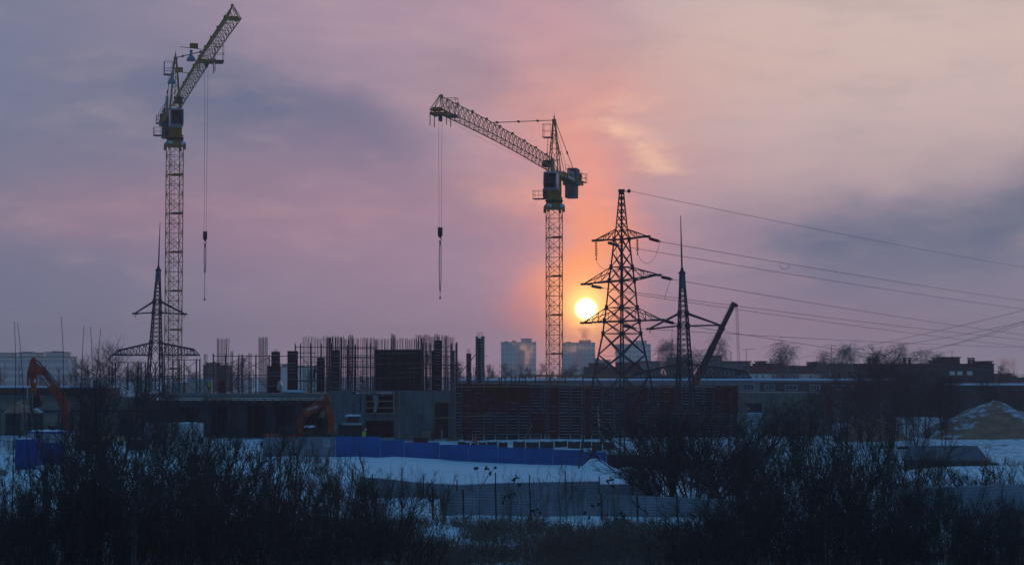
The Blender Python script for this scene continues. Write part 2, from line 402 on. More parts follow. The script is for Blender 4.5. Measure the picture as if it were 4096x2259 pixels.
def ground_mat():
    m = bpy.data.materials.new('snow_ground'); m.use_nodes = True; t = m.node_tree; b = t.nodes['Principled BSDF']; b.inputs['Roughness'].default_value = .7; b.inputs['Specular IOR Level'].default_value = .2
    tc = nd(t, 'ShaderNodeTexCoord'); sep = nd(t, 'ShaderNodeSeparateXYZ'); t.links.new(tc.outputs['Object'], sep.inputs[0])
    def nz(sc, det, rough=.6):
        n = nd(t, 'ShaderNodeTexNoise'); n.inputs['Scale'].default_value = sc; n.inputs['Detail'].default_value = det; n.inputs['Roughness'].default_value = rough; t.links.new(tc.outputs['Object'], n.inputs[0]); return n.outputs[0]
    a, f, big = nz(.9, 8, .7), nz(5, 6), nz(.12, 6)
    c = mix(t, rng_map(t, big, .35, .65), (.64, .77, .90), (.74, .85, .95))
    site = mth(t, 'MULTIPLY', rng_map(t, sep.outputs[1], 203, 212), rng_map(t, a, .50, .58)); near = mth(t, 'MULTIPLY', rng_map(t, sep.outputs[1], 118, 104), rng_map(t, a, .53, .60))
    dirt = mth(t, 'MAXIMUM', mth(t, 'MULTIPLY', site, .75), mth(t, 'MULTIPLY', near, .8)); dirt = mth(t, 'MAXIMUM', dirt, mth(t, 'MULTIPLY', rng_map(t, a, .62, .68), .5))
    c = mix(t, dirt, c, (.085, .07, .06)); t.links.new(c, b.inputs['Base Color'])
    bp = nd(t, 'ShaderNodeBump'); bp.inputs['Strength'].default_value = .7; bp.inputs['Distance'].default_value = .25
    t.links.new(mth(t, 'ADD', a, mth(t, 'MULTIPLY', f, .35)), bp.inputs['Height']); t.links.new(bp.outputs[0], b.inputs['Normal']); return m
def build_ground():
    def axis(lo, hi, step, far): 
        a = [lo + i * step for i in range(int((hi - lo) / step) + 1)]
        b, s = [], step
        x = hi
        while x < far[1]: s *= 1.35; x += s; b.append(x)
        c, s, x = [], step, lo
        while x > far[0]: s *= 1.35; x -= s; c.append(x)
        return c[::-1] + a + b
    xs = axis(-62, 62, .8, (-1500, 1500)); ys = axis(60, 262, .8, (-60, 2500))
    vs = [(x, y, gz(x, y)) for y in ys for x in xs]; n = len(xs)
    fs = [(j * n + i, j * n + i + 1, (j + 1) * n + i + 1, (j + 1) * n + i) for j in range(len(ys) - 1) for i in range(n - 1)]
    m = MB(); m.v = vs; m.f = fs
    g = m.build('ground', ground_mat(), None, local=True, smooth=True); tag(g, 'snow covered waste ground around the building site', 'ground', kind='structure')
    return (xs[0], xs[-1], ys[0], ys[-1])
GX = build_ground()

# ------------------------------------------------------------------ air
HAZE = .0004
def build_haze():
    m = MB(); m.box(GX[0] - 40, GX[1] + 40, GX[2] - 40, GX[3] + 40, -3, 66)
    mt = bpy.data.materials.new('haze_air'); mt.use_nodes = True; t = mt.node_tree; t.nodes.clear()
    o = nd(t, 'ShaderNodeOutputMaterial'); v = nd(t, 'ShaderNodeVolumePrincipled')
    v.inputs['Color'].default_value = (.80, .86, .98, 1); v.inputs['Density'].default_value = HAZE; v.inputs['Anisotropy'].default_value = .45
    t.links.new(v.outputs[0], o.inputs['Volume'])
    h = m.build('haze', mt); tag(h, 'thin winter haze over the whole site', 'haze', kind='stuff')
if HAZE > 0: build_haze()
# ------------------------------------------------------------------ lattice helpers
def lattice(m, corners, levels, rl, rb, style='x', rh=None, legs=True):
    """corners(z) -> four points; braces every face between levels"""
    rh = rh or rb
    for k, (z0, z1) in enumerate(zip(levels[:-1], levels[1:])):
        a, b = corners(z0), corners(z1)
        for i in range(4):
            j = (i + 1) % 4
            if legs: m.bar(a[i], b[i], rl)
            if style in ('x', 'xh'):
                m.bar(a[i], b[j], rb); m.bar(a[j], b[i], rb)
            elif style == 'z':
                if (k + i) % 2: m.bar(a[i], b[j], rb)
                else: m.bar(a[j], b[i], rb)
            if style != 'x' or k == 0: m.bar(a[i], a[j], rh)
    b = corners(levels[-1])
    for i in range(4): m.bar(b[i], b[(i + 1) % 4], rh)

def railing(m, pts, h, r, posts=True, mid=True):
    pts = [Vector(p) for p in pts]; up = Vector((0, 0, h))
    for a, b in zip(pts[:-1], pts[1:]):
        m.bar(a + up, b + up, r)
        if mid: m.bar(a + up * .5, b + up * .5, r)
    for p in pts: m.bar(p, p + up, r)

def make_crane(label, base, mast_top, mast_yaw, jdir, jib_len, tro_s, rope_bottom, with_lamps, with_sign):
    root = thing('tower_crane', label, 'crane', base)
    bz = base[2]
    w = .975
    J = Vector((jdir[0], jdir[1], 0)).normalized(); L = Vector((-J.y, J.x, 0)); U = Vector((0, 0, 1))
    T = mast_top - bz
    def cor(z):
        c, s = math.cos(mast_yaw), math.sin(mast_yaw)
        return [Vector((x * c - y * s, x * s + y * c, z)) for x, y in ((-w, -w), (w, -w), (w, w), (-w, w))]
    def q(s, l, z): return J * s + L * l + U * z
    # mast
    m = MB(); step = 1.39; n = int(T / step); levels = [T - step * (n - i) for i in range(n + 1)]
    lattice(m, cor, levels, .085, .045, 'z', .038)
    mast = m.build('mast', M_yel, root, local=True)
    # ladder + rest platforms inside the mast
    m = MB(); lx = cor(0)[0] * .35
    for d in (-.22, .22): m.bar((lx.x + d, lx.y, 0), (lx.x + d, lx.y, T), .025)
    for i in range(int(T / .35)): m.bar((lx.x - .22, lx.y, i * .35), (lx.x + .22, lx.y, i * .35), .018)
    m.build('ladder', M_cable, mast, local=True)
    for k in range(n - 3, 0, -4):
        m = MB(); z = levels[k]; e4 = cor(0)
        m.beam(e4[0].lerp(e4[3], .75) + U * z, e4[1].lerp(e4[2], .75) + U * z, .12, .12); m.beam(e4[0].lerp(e4[3], .25) + U * z, e4[1].lerp(e4[2], .25) + U * z, .12, .12)
        m.obox(U * (z + .1) + (e4[1] + e4[2]) * .14, (e4[1] - e4[0]) * .30, (e4[3] - e4[0]) * .42, U * .10)
        m.build('rest_platform', M_yel, mast, local=True)
    # collar with snow on its shoulders, slewing ring, turret
    m = MB()
    c4 = cor(T)
    m.lathe((0, 0, T - .1), ((0, 1.42), (.28, 1.5), (.75, 1.25), (1.0, 1.12)), 4, (0, 0, 1))
    for p in cor(T):
        d = Vector((p.x, p.y, 0)).normalized()
        m.obox(Vector((p.x, p.y, T - .12)) + d * .2, d * .14, Vector((-d.y, d.x, 0)) * .16, U * .42)
    m.build('collar', M_yel, root, local=True)
    for p in c4:
        m = MB(); m.blob(Vector((p.x, p.y, 0)) * .95 + U * (T + .35), .42, .42, .3)
        m.build('snow_cap', M_snow, root, local=True, smooth=True)
    m = MB()
    m.lathe((0, 0, T + .9), ((0, 1.05), (.1, 1.28), (.28, 1.28), (.3, 1.1)), 20)
    m.build('slewing_ring', M_excd, root, local=True)
    m = MB()
    m.lathe((0, 0, T + 1.2), ((0, 1.2), (.42, 1.2), (.45, 1.0)), 20)
    zt = T + 1.6; zj = T + 5.35            # jib foot height
    for a in (-1, 1):
        for b in (-1, 1):
            m.beam(q(a * .75, b * .75, zt), q(a * .75, b * .75, zj), .3, .3, J)
    for a in (-1, 1):
        m.prism([q(a * .85, -.9, zt), q(a * .85, .9, zt), q(a * .85, .9, zt + .5), q(a * .85, .35, zt + 1.7), q(a * .85, -.35, zt + 1.7), q(a * .85, -.9, zt + .5)], J * .1)
        m.beam(q(a * .75, -.75, zj - .3), q(a * .75, .75, zj - .3), .35, .5)
        m.beam(q(a * .75, -.75, zj - 1.6), q(a * .75, .75, zj - 1.6), .2, .3)
        m.beam(q(-.75, a * .75, zj - .3), q(.75, a * .75, zj - .3), .35, .5)
    m.obox(q(0, 0, zj - .9), J * .5, L * .4, U * .5)
    m.build('turret', M_yel, root, local=True)
    # service platform on the turret side
    m = MB(); pz = T + 1.45
    side = -1 if True else 1
    sd = L if L.x < 0 else -L
    for a in (1.0,):
        m.obox(sd * 2.0 + U * pz, sd * 1.0, J * .8, U * .05)
        railing(m, [sd * 1.2 + J * .8 + U * pz, sd * 2.1 + J * .8 + U * pz, sd * 3.0 + J * .8 + U * pz, sd * 3.0 + U * pz, sd * 3.0 - J * .8 + U * pz, sd * 1.2 - J * .8 + U * pz], 1.15, .028)
    m.build('service_platform', M_blueg, root, local=True)
    m = MB(); m.lathe(sd * 1.28 + J * .3 + U * (pz + .1), ((0, .3), (.7, .34), (1.25, .34), (1.45, .2)), 10); m.build('slewing_motor', M_blueg, root, local=True)
    # operator cab, in front of the turret and facing along the jib
    m = MB(); cx0, cw, cz, ch = 1.1, .95, T + 2.55, 2.45
    fr = [q(cx0, 0, cz), q(cx0 + 1.7, 0, cz + .25), q(cx0 + 2.0, 0, cz + .8), q(cx0 + 1.75, 0, cz + ch), q(cx0, 0, cz + ch)]
    m.prism([p - L * cw for p in fr], L * cw * 2)
    cab = m.build('cab', M_cab, root, local=True)
    m = MB()
    g = [q(cx0 + 1.735, 0, cz + .28), q(cx0 + 2.03, 0, cz + .8), q(cx0 + 1.80, 0, cz + ch - .16), q(cx0 + 1.7, 0, cz + ch - .16)]
    m.prism([p - L * (cw - .14) for p in g], L * (cw - .14) * 2)
    m.build('windscreen', M_glass, cab, local=True)
    for b in (-1, 1):
        m = MB(); m.prism([q(cx0 + .75, b * (cw + .015), cz + .95), q(cx0 + 1.75, b * (cw + .015), cz + .8), q(cx0 + 1.62, b * (cw + .015), cz + ch - .2), q(cx0 + .75, b * (cw + .015), cz + ch - .2)], L * .01 * b)
        m.build('side_window', M_glass, cab, local=True)
    m = MB(); m.obox(q(cx0 + .85, 0, cz + ch + .04), J * .85, L * .9, U * .05); m.build('roof_snow', M_snow, cab, local=True)
    # jib
    jh, jw = 1.72, .70; s0 = .6; npan = int(jib_len / 2.25)
    def camber(s): return .32 * math.sin(math.pi * min(1, s / jib_len)) + .5 * s / jib_len
    def jp(k, s): 
        z = zj + camber(s)
        return q(s, 0, z + jh) if k == 0 else q(s, jw * k, z)
    m = MB(); ss_ = [s0 + (jib_len - s0) * i / npan for i in range(npan + 1)]
    for i, (a, b) in enumerate(zip(ss_[:-1], ss_[1:])):
        m.bar(jp(0, a), jp(0, b), .068); mid = (a + b) / 2
        for k in (-1, 1):
            m.bar(jp(k, a), jp(k, b), .07)
            m.bar(jp(k, a), jp(0, mid), .036); m.bar(jp(0, mid), jp(k, b), .036)
        m.bar(jp(-1, a), jp(1, a), .032)
        m.bar(jp(-1, a), jp(1, b), .026) if i % 2 else m.bar(jp(1, a), jp(-1, b), .026)
    e = jib_len
    for k in (-1, 1):
        m.bar(jp(k, e), jp(k, e + 1.2), .08); m.bar(jp(k, e + 1.2), jp(0, e - .3), .05); m.bar(jp(k, e), jp(0, e - .3), .05)
    m.bar(jp(-1, e + 1.2), jp(1, e + 1.2), .09); m.bar(jp(-1, e), jp(1, e), .08); m.bar(jp(0, e - 1), jp(0, e - .3), .07)
    m.obox(q(e + .6, 0, zj + camber(e) + .12), J * .5, L * .5, U * .14)
    # small lugs along the top chord
    for s in range(5, int(e), 7): m.obox(jp(0, s) + U * .12, J * .3, L * .09, U * .12)
    jib = m.build('jib', M_yel, root, local=True)
    m = MB(); m.obox(q(5.2, 0, zj + camber(5) + .35), J * .75, L * .5, U * .32); m.blob(q(5.2, 0, zj + .85), .7, .6, .28); m.build('trolley_winch', M_excd, jib, local=True)
    m = MB(); m.tube([q(s0, .1, zj - .15)] + [q(s, .1, zj - .15 - .25 * math.sin(math.pi * s / tro_s)) for s in (tro_s * .33, tro_s * .66, tro_s)], .012); m.build('trolley_rope', M_cable, jib, local=True)
    # A frame
    m = MB(); az = zj + 7.35
    top = [q(-.05 + a * .16, b * .14, az) for a, b in ((-1, -1), (1, -1), (1, 1), (-1, 1))]
    bot = [q(-.2 + a * 1.05, b * .72, zj) for a, b in ((-1, -1), (1, -1), (1, 1), (-1, 1))]
    def ac(z):
        t = (z - zj) / (az - zj); return [b.lerp(t_, t) for b, t_ in zip(bot, top)]
    lattice(m, ac, [zj, zj + 1.7, zj + 3.3, zj + 4.7, zj + 5.9, az], .10, .045, 'z')
    m.bar(q(-.05, 0, az), q(-.05, 0, az + .75), .13); m.bar(q(-.2, 0, az), q(-.2, 0, az + 1.2), .03)
    m.obox(q(-.05, 0, az), J * .3, L * .25, U * .2)
    af = m.build('apex_tower', M_yel, root, local=True)
    m = MB(); bz_ = az - 2.4
    m.obox(q(-.1, 0, bz_) + sd * .95, J * .6, sd * .65, U * .06)
    railing(m, [q(.5, 0, bz_) + sd * .4, q(.5, 0, bz_) + sd * 1.6, q(-.1, 0, bz_) + sd * 1.6, q(-.7, 0, bz_) + sd * 1.6, q(-.7, 0, bz_) + sd * .4], 1.9, .03)
    m.build('apex_basket', M_blueg, af, local=True)
    m = MB()
    for d in (-.2, .2): m.bar(q(d, 0, zj) + sd * 1.15, q(d, 0, bz_) + sd * .9, .025)
    for i in range(16): m.bar(q(-.2, 0, zj + i * .33) + sd * (1.15 - .016 * i), q(.2, 0, zj + i * .33) + sd * (1.15 - .016 * i), .018)
    for i in range(3): m.bar(q(0, 0, zj + 1.5 + i * 1.2) + sd * .5, q(0, 0, zj + 1.5 + i * 1.2) + sd * 1.1, .02)
    m.build('apex_ladder', M_cable, af, local=True)
    # tie bars to jib and counter jib
    m = MB(); st = 36.5; a, b = q(.1, 0, az + .05), jp(0, st) + U * .1
    m.bar(a, b, .075)
    for t in (.3, .62, .95): m.obox(a.lerp(b, t), J * .4, L * .11, U * .11)
    m.build('jib_tie', M_blueg, root, local=True)
    CL = 17.5; zc = zj - .15
    m = MB()
    for b in (-1, 1):
        a_, b_ = q(-.2, b * .15, az), q(-12.2, b * .85, zc + .4)
        m.bar(a_, b_, .05); m.obox(a_.lerp(b_, .55), (b_ - a_).normalized() * .3, L * .09, U * .09)
    m.bar(q(-.2, 0, az), q(-10, 0, zc + .5), .022)
    m.build('counter_tie', M_cable, root, local=True)
    # counter jib
    m = MB()
    for b in (-1, 1):
        m.beam(q(-.8, b * .75, zc), q(-CL, b * .75, zc), .22, .55)
    for i in range(9): m.beam(q(-1 - i * 2, -.75, zc), q(-1 - i * 2, .75, zc), .2, .3)
    m.obox(q(-CL / 2 - 1, 0, zc + .3), J * (CL / 2 - 1), L * 1.05, U * .04)
    cj = m.build('counter_jib', M_yel, root, local=True)
    m = MB()
    for b in (-1, 1): railing(m, [q(-2.5 - i * 2.5, b * 1.15, zc + .3) for i in range(7)], 1.15, .028)
    railing(m, [q(-CL, -1.25, zc + .3), q(-CL - .9, -1.25, zc + .3), q(-CL - .9, 0, zc + .3), q(-CL - .9, 1.25, zc + .3), q(-CL, 1.25, zc + .3)], 1.3, .035)
    m.obox(q(-CL - .3, 0, zc + .28), J * .7, L * 1.25, U * .05)
    m.build('counter_jib_railing', M_blueg, cj, local=True)
    m = MB(); m.obox(q(-13.6, .1, zc + 1.15), J * 1.3, L * .7, U * .8); m.obox(q(-15.8, 0, zc + .8), J * .7, L * .8, U * .5)
    m.lathe(q(-15.6, -.9, zc + 1.0), ((0, .5), (1.8, .5)), 12, L); m.build('hoist_winch', M_blueg, cj, local=True)
    for i in range(2):
        m = MB(); m.obox(q(-12.0 - i * 1.25, 0, zc - 1.35), J * .55, L * .78, U * 1.2); m.obox(q(-12.0 - i * 1.25, 0, zc - .35), J * .6, L * 1.1, U * .3)
        m.build('counterweight', M_ball, cj, local=True)
    if with_sign:
        m = MB(); m.obox(q(-7.3, -.98 if L.x < 0 else .98, zc + .35), J * 2.1, L * .03, U * .55)
        # the plate faces the viewer's right-hand side of the counter jib
        sg = m.build('sign_board', M_white, cj, local=True)
        cu = bpy.data.curves.new('lettering', 'FONT'); cu.body = 'LIEBHERR'; cu.size = .78; cu.align_x = 'CENTER'; cu.align_y = 'CENTER'; cu.extrude = .01; cu.offset = .012
        t = text_mesh('lettering', cu, M_excd); t.parent = sg
        sgn = -1 if L.x < 0 else 1
        nrm = L * sgn                       # outward normal of the plate
        xax = U.cross(nrm).normalized()
        mt = Matrix((xax, U, nrm)).transposed().to_4x4(); mt.translation = q(-7.3, sgn * 1.02, zc + .35)
        t.matrix_local = mt
    # snow covered panel box beside the winch
    m = MB(); m.obox(q(-3.2, 0, zc + 1.3) + sd * .9, J * .7, sd * .16, U * 1.1); m.build('control_cabinet', M_cab, cj, local=True)
    # trolley, basket, ropes, hook block
    m = MB(); z = zj + camber(tro_s) - .32
    m.obox(q(tro_s, 0, z), J * 1.15, L * .85, U * .10)
    for a in (-1, 1):
        for b in (-1, 1):
            m.bar(q(tro_s + a * 1.0, b * .8, z), q(tro_s + a * 1.0, b * .8, z + .4), .06)
            m.bar(q(tro_s + a * .9, b * .95, z + .2), q(tro_s + a * .9, b * .95, z - 1.35), .07)
    m.beam(q(tro_s - 1.1, -.8, z), q(tro_s + 1.1, -.8, z), .2, .3); m.beam(q(tro_s - 1.1, .8, z), q(tro_s + 1.1, .8, z), .2, .3)
    tro = m.build('trolley', M_yel, root, local=True)
    sb = -sd if with_lamps else sd * .2 - J * 1.2
    m = MB(); bc = q(tro_s, 0, z) - sd * 1.55 if with_lamps else q(tro_s - 1.9, 0, z) - sd * .9
    m.obox(bc, J * .65, L * .5, U * .16); railing(m, [bc - J * .65 - L * .5, bc + J * .65 - L * .5, bc + J * .65 + L * .5, bc - J * .65 + L * .5, bc - J * .65 - L * .5], 2.0, .032)
    m.build('trolley_basket', M_blueg, tro, local=True)
    m = MB()
    for b in (-1, 1): m.lathe(q(tro_s + b * .22, -.1, z - .5), ((0, .32), (.2, .32)), 12, L)
    m.build('sheave', M_blueg, tro, local=True)
    hb = rope_bottom - bz
    m = MB()
    for b in (-1, 1): m.bar(q(tro_s, b * .20, z - .2), q(tro_s, b * .12, hb + .9), .02)
    m.build('hoist_rope', M_cable, root, local=True)
    m = MB(); m.obox(q(tro_s, 0, hb + .45), L * .24, J * .13, U * .5)
    m.obox(q(tro_s, 0, hb - .1), L * .12, J * .1, U * .12)
    hk = m.build('hook_block', M_excd, root, local=True)
    m = MB(); cpt = q(tro_s, 0, hb - .42)
    m.tube([cpt + U * .22] + [cpt + L * (.17 * math.sin(t)) + U * (.17 * math.cos(t)) for t in (0, .9, 1.8, 2.7, 3.6, 4.4)], .05, 6); m.build('hook', M_blueg, hk, local=True)
    if with_lamps:
        for s, hgt in ((37.2, 1.5), (19.0, 1.5)):
            p0 = jp(0, s) + U * .15; e1 = p0 + sd * (2.8 if s > 30 else 3.2)
            m = MB(); m.bar(p0 + U * .1, e1 + U * .3, .05); m.obox(p0.lerp(e1, .38) + U * .5, sd * .5, J * .2, U * .3)
            fl = m.build('floodlight', M_yel, jib, local=True)
            m = MB(); m.lathe(p0.lerp(e1, .5 if s > 30 else .68) + U * -1.4, ((0, .6), (.16, .57), (.5, .38), (.75, .16), (.9, .15), (1.15, .2), (1.3, .2), (1.4, .08)), 14)
            m.build('lamp_shade', M_sign if False else M_lampb, fl, local=True, smooth=True)
    return root, q(tro_s, 0, hb - .6)

M_lampb = mat('blue_lamp_enamel', (.18, .26, .33), .5, .1, 3)

def make_sling(label, top, L1, L2, thick):
    t = thing('lifting_sling', label, 'sling', (top.x, top.y, top.z - L1 - L2))
    m = MB(); m.bar(top, top - Vector((0, 0, .3)), .09, 6)
    m.build('link', M_blueg, t)
    m = MB()
    for d in (-.05, .05): m.tube([top + Vector((d * k, 0, -L1 * i / 6)) for i, k in enumerate((1, 2, 2, 2, 2, 1.5, 1))], thick, 5)
    if L2: m.bar(top - Vector((0, 0, L1)), top - Vector((0, 0, L1 + L2)), thick * .6, 5)
    m.build('chain', M_excd, t)
    m = MB(); m.bar(top - Vector((0, 0, L1 + L2)), top - Vector((0, 0, L1 + L2 + .28)), .09, 6); m.build('end_hook', M_excd, t)
    return t

YC = 272
def crane_setup(u_axis, v_top, v_jib, u_tip, Ytip):
    x = PX(u_axis, YC); return x, PZ(v_top, YC)
x1, t1 = crane_setup(695, 585, 0, 0, 0)
zj1 = t1 + 5.35
def jib_dir(x, z_j, u_tip, v_tip):
    Y = (z_j - H) * F / (HOR - v_tip) ; xt = PX(u_tip, Y); d = Vector((xt - x, Y - YC, 0)); return d
d1 = jib_dir(x1, zj1, 930, 85)
c1, h1 = make_crane('taller yellow tower crane swung towards the viewer, with blue floodlights on its jib', (x1, YC, 1.0), t1, R(26), d1, d1.length - 1.0, 42.0, PZ(957, YC - 40.5), True, False)
x2, t2 = crane_setup(2217, 835, 0, 0, 0)
d2 = jib_dir(x2, t2 + 5.35, 1745, 452)
c2, h2 = make_crane('yellow tower crane next to the setting sun, name board on its counter jib', (x2, YC, 1.0), t2, R(12), d2, d2.length - 1.0, d2.length - 1.6, PZ(940, YC - d2.length * .97), True if False else False, True)
w1 = c1.location + h1; w2 = c2.location + h2
make_sling('steel sling hanging from the hook of the crane swung towards the viewer', w1, 3.5, 3.1, .05)
make_sling('chain sling hanging from the hook of the crane beside the sun', w2, 5.6, .6, .045)
print('CR', d1, d2, t1, t2, w1, w2)
# ------------------------------------------------------------------ lattice pylons
def tower_fn(cx, cy, yaw, prof, lean=(0, 0)):
    """prof: [(z, half side)]"""
    def cor(z):
        for (z0, h0), (z1, h1_) in zip(prof[:-1], prof[1:]):
            if z0 <= z <= z1 + 1e-6:
                h = h0 + (h1_ - h0) * (z - z0) / (z1 - z0); break
        else: h = prof[-1][1] if z > prof[-1][0] else prof[0][1]
        c, s = math.cos(yaw), math.sin(yaw)
        return [Vector((cx + lean[0] * z + x * c - y * s, cy + lean[1] * z + x * s + y * c, z)) for x, y in ((-h, -h), (h, -h), (h, h), (-h, h))]
    return cor
def insulator(name, a, b, n, r, mat_, parent):
    a, b = Vector(a), Vector(b); d = (b - a); L = d.length; m = MB()
    m.bar(a, b, .025, 5); prof = []
    for i in range(n):
        h = L * (.1 + .8 * i / n); s = L * .8 / n
        m.lathe(a, ((h, .03), (h + s * .12, r), (h + s * .45, r * .92), (h + s * .6, .05)), 9, d)
    m.bar(b - d.normalized() * .12, b + d.normalized() * .12, .07, 5)
    return m.build(name, mat_, parent)

YA = 195.0
A_base = Vector((PX(2487, YA), YA, gz(PX(2487, YA), YA)))
pyA = thing('power_pylon', 'tall lattice pylon with three tiers of arms and insulators, beside the sun', 'pylon', A_base, group='lattice masts')
hd = [(1885, 176), (1660, 140), (1500, 111), (1334, 76), (1284, 70), (1230, 62), (1122, 51), (1068, 43), (957, 30), (916, 23), (765, 8)]
zA = lambda v: PZ(v, YA)
profA = [(zA(v) if v < 1885 else A_base.z - .3, h * YA / F / math.sqrt(2)) for v, h in hd]
corA = tower_fn(A_base.x, YA, R(45), profA)
m = MB()
lattice(m, corA, [profA[0][0], zA(1660), zA(1500), zA(1418), zA(1334)], .125, .07, 'x')
lattice(m, corA, [zA(1334), zA(1284), zA(1230), zA(1176), zA(1122), zA(1068), zA(1012), zA(957)], .11, .055, 'x')
lattice(m, corA, [zA(v) for v in (957, 916, 888, 860, 832, 806, 782, 765)], .085, .045, 'x')
for v in (957, 1068, 1122, 1230, 1284, 1334):
    q4 = corA(zA(v))
    for i in range(4):
        m.bar(q4[i], q4[(i + 1) % 4], .06)
        if v in (1122, 1284, 1334): m.bar(q4[i], q4[(i + 2) % 4], .05)
        d = (q4[i] - sum(q4, Vector()) / 4).normalized()
        m.obox(q4[i], Vector((d.x, d.y, 0)) * .16, Vector((-d.y, d.x, 0)) * .1, (0, 0, .26))
tA = m.build('lattice_tower', M_steel, pyA)
ax = Vector((math.cos(R(-45)), math.sin(R(-45)), 0))       # arms run across the diagonal view
def arm_tip(u, v):
    k = (u - CU) / F / CP; # x = k*y on the line through the axis along ax
    s = (k * YA - A_base.x) / (ax.x - k * ax.y); p = Vector((A_base.x, YA, 0)) + ax * s
    p.z = PZ(v, p.y); return p
ARMS = [(957, 916, (2383, 962), (2586, 946)), (1122, 1068, (2338, 1136), (2630, 1100)), (1284, 1230, (2336, 1291), (2642, 1279))]
tipsA = []
for vl, vu, lt, rt in ARMS:
    for (u, v), sgn in ((lt, -1), (rt, 1)):
        tip = arm_tip(u, v); lo, up_ = corA(zA(vl)), corA(zA(vu))
        if sgn > 0: i, j = 1, 0
        else: i, j = 3, 2
        # the two legs on this side of the tower
        ds = sorted(range(4), key=lambda k: -((lo[k] - A_base).dot(ax) * sgn))[:2]
        m = MB()
        for k in ds:
            m.bar(lo[k], tip, .085); m.bar(up_[k], tip + Vector((0, 0, .08)), .055)
            for t in (.33, .6):
                m.bar(lo[k].lerp(tip, t), up_[k].lerp(tip, t), .035); m.bar(lo[k].lerp(tip, t), up_[k].lerp(tip, max(0, t - .3)), .035)
        for t in (.2, .45, .7): m.bar(lo[ds[0]].lerp(tip, t), lo[ds[1]].lerp(tip, t), .045)
        m.bar(lo[ds[0]], lo[ds[1]].lerp(tip, .45), .04)
        e = ax * sgn
        m.obox(tip - e * .3, e * .75, Vector((-e.y, e.x, 0)) * .14, (0, 0, .11))
        arm = m.build('cross_arm', M_steel, pyA); tipsA.append((arm, tip))
m = MB(); tp = corA(zA(765)); c = sum(tp, Vector()) / 4
m.obox(c + Vector((0, 0, .05)), (.32, 0, 0), (0, .3, 0), (0, 0, .14)); m.bar(c, c + Vector((.85, -.2, -.02)), .05); m.blob(c + Vector((.75, -.2, 0)), .2, .2, .22)
m.build('pylon_cap', M_steel, pyA)
# strain insulators lead each conductor away to the next pylon
SP_ = [  # arm index, insulator pixel start, end, far pixel at the frame edge
    (1, (2594, 953), (2640, 966), (4096, 1200)), (0, (2430, 970), (2474, 982), (4096, 1234)),
    (3, (2644, 1107), (2688, 1117), (4096, 1336)), (2, (2364, 1143), (2410, 1152), (4096, 1356)),
    (5, (2652, 1281), (2698, 1293), (4096, 1497)), (4, (2490, 1302), (2540, 1312), (4096, 1386))]
wires = []
for ai, (ua, va), (ub, vb), (uf, vf) in SP_:
    arm, tip = tipsA[ai]
    a = P(ua, va, tip.y if ai % 2 else tip.y - .6); b = P(ub, vb, a.y + .9)
    if ai == 4: a = P(ua, va, tip.y - 2.2); b = P(ub, vb, a.y + .9)
    k = MB(); k.bar(tip, a, .035) if ai not in (0, 4) else k.bar(corA(a.z + .2)[0 if ai == 0 else 1], a, .04); k.build('hanger', M_steel, arm)
    for dz in (0,):
        insulator('insulator_string', a, b, 9, .17, M_insd if ai % 2 else M_insul, arm)
    wires.append((ai, b, uf, vf))
for ai, (u0, v0, v1) in ((0, (2384, 961, 1035)), (1, (2549, 951, 1015))):
    arm, tip = tipsA[ai]; a = P(u0, v0, tip.y + (0 if ai == 0 else .6)); insulator('insulator_string', a, P(u0 + 1, v1, a.y), 9, .14, M_insd, arm)
# jumper loops
def loop(px_pts, Y, parent=None):
    m = MB(); m.tube([P(u, v, Y) for u, v in px_pts], .024, 4); return m.build('jumper_wire', M_cable, parent)
loop([(2551, 1017), (2556, 1028), (2568, 1044), (2582, 1052), (2590, 1054), (2602, 1049), (2616, 1036), (2626, 1015), (2634, 990), (2639, 968)], tipsA[1][1].y + .6, tipsA[1][0])
loop([(2385, 1037), (2389, 1050), (2396, 1062), (2408, 1072), (2420, 1077), (2440, 1077)], tipsA[0][1].y, tipsA[0][0])
loop([(2686, 1119), (2676, 1136), (2668, 1158), (2661, 1184), (2657, 1198)], tipsA[3][1].y + .6, tipsA[3][0])
loop([(2696, 1294), (2689, 1312), (2687, 1345), (2690, 1385), (2694, 1402)], tipsA[5][1].y + .6, tipsA[5][0])
loop([(2462, 985), (2466, 1010), (2466, 1045)], tipsA[0][1].y - .6, tipsA[0][0])
loop([(2410, 1420), (2430, 1426), (2455, 1420), (2470, 1395)], YA - .5, tA)

def span(p, uf, vf, Yf, sag, label, r=.03):
    """a conductor from p on to the next pylon, far beyond the frame"""
    q_ = P(uf, vf, Yf); d = q_ - p; pts = []
    for i in range(33):
        t = i / 32 * 1.12; s = p + d * t; s.z -= sag * 4 * (i / 32) * (1 - i / 32) * .6; pts.append(s)
    m = MB(); m.tube(pts, r, 4)
    return single(m, 'power_line', M_wire, label, 'power line', 'power lines leaving the tall pylon')
WL = {1: 'power line from the dark insulator on the top arm of the tall pylon', 0: 'power line from the pale insulator under the top arm of the tall pylon',
      3: 'power line from the dark insulator on the middle arm of the tall pylon', 2: 'power line from the pale insulator under the middle arm, on the sun side',
      5: 'power line from the dark insulator on the lowest arm of the tall pylon', 4: 'lowest power line, from the pale insulator inside the tower of the tall pylon'}
for ai, b, uf, vf in wires:
    span(b, uf, vf, 330, .5, WL[ai])
span(c + Vector((.85, -.2, 0)), 4096, 1066, 330, .6, 'topmost thin wire running from the peak of the tall pylon', .024)
span(P(2490, 1170, YA), 4096, 1384, 330, .5, 'power line leaving the tall pylon just below its middle arms', .028)
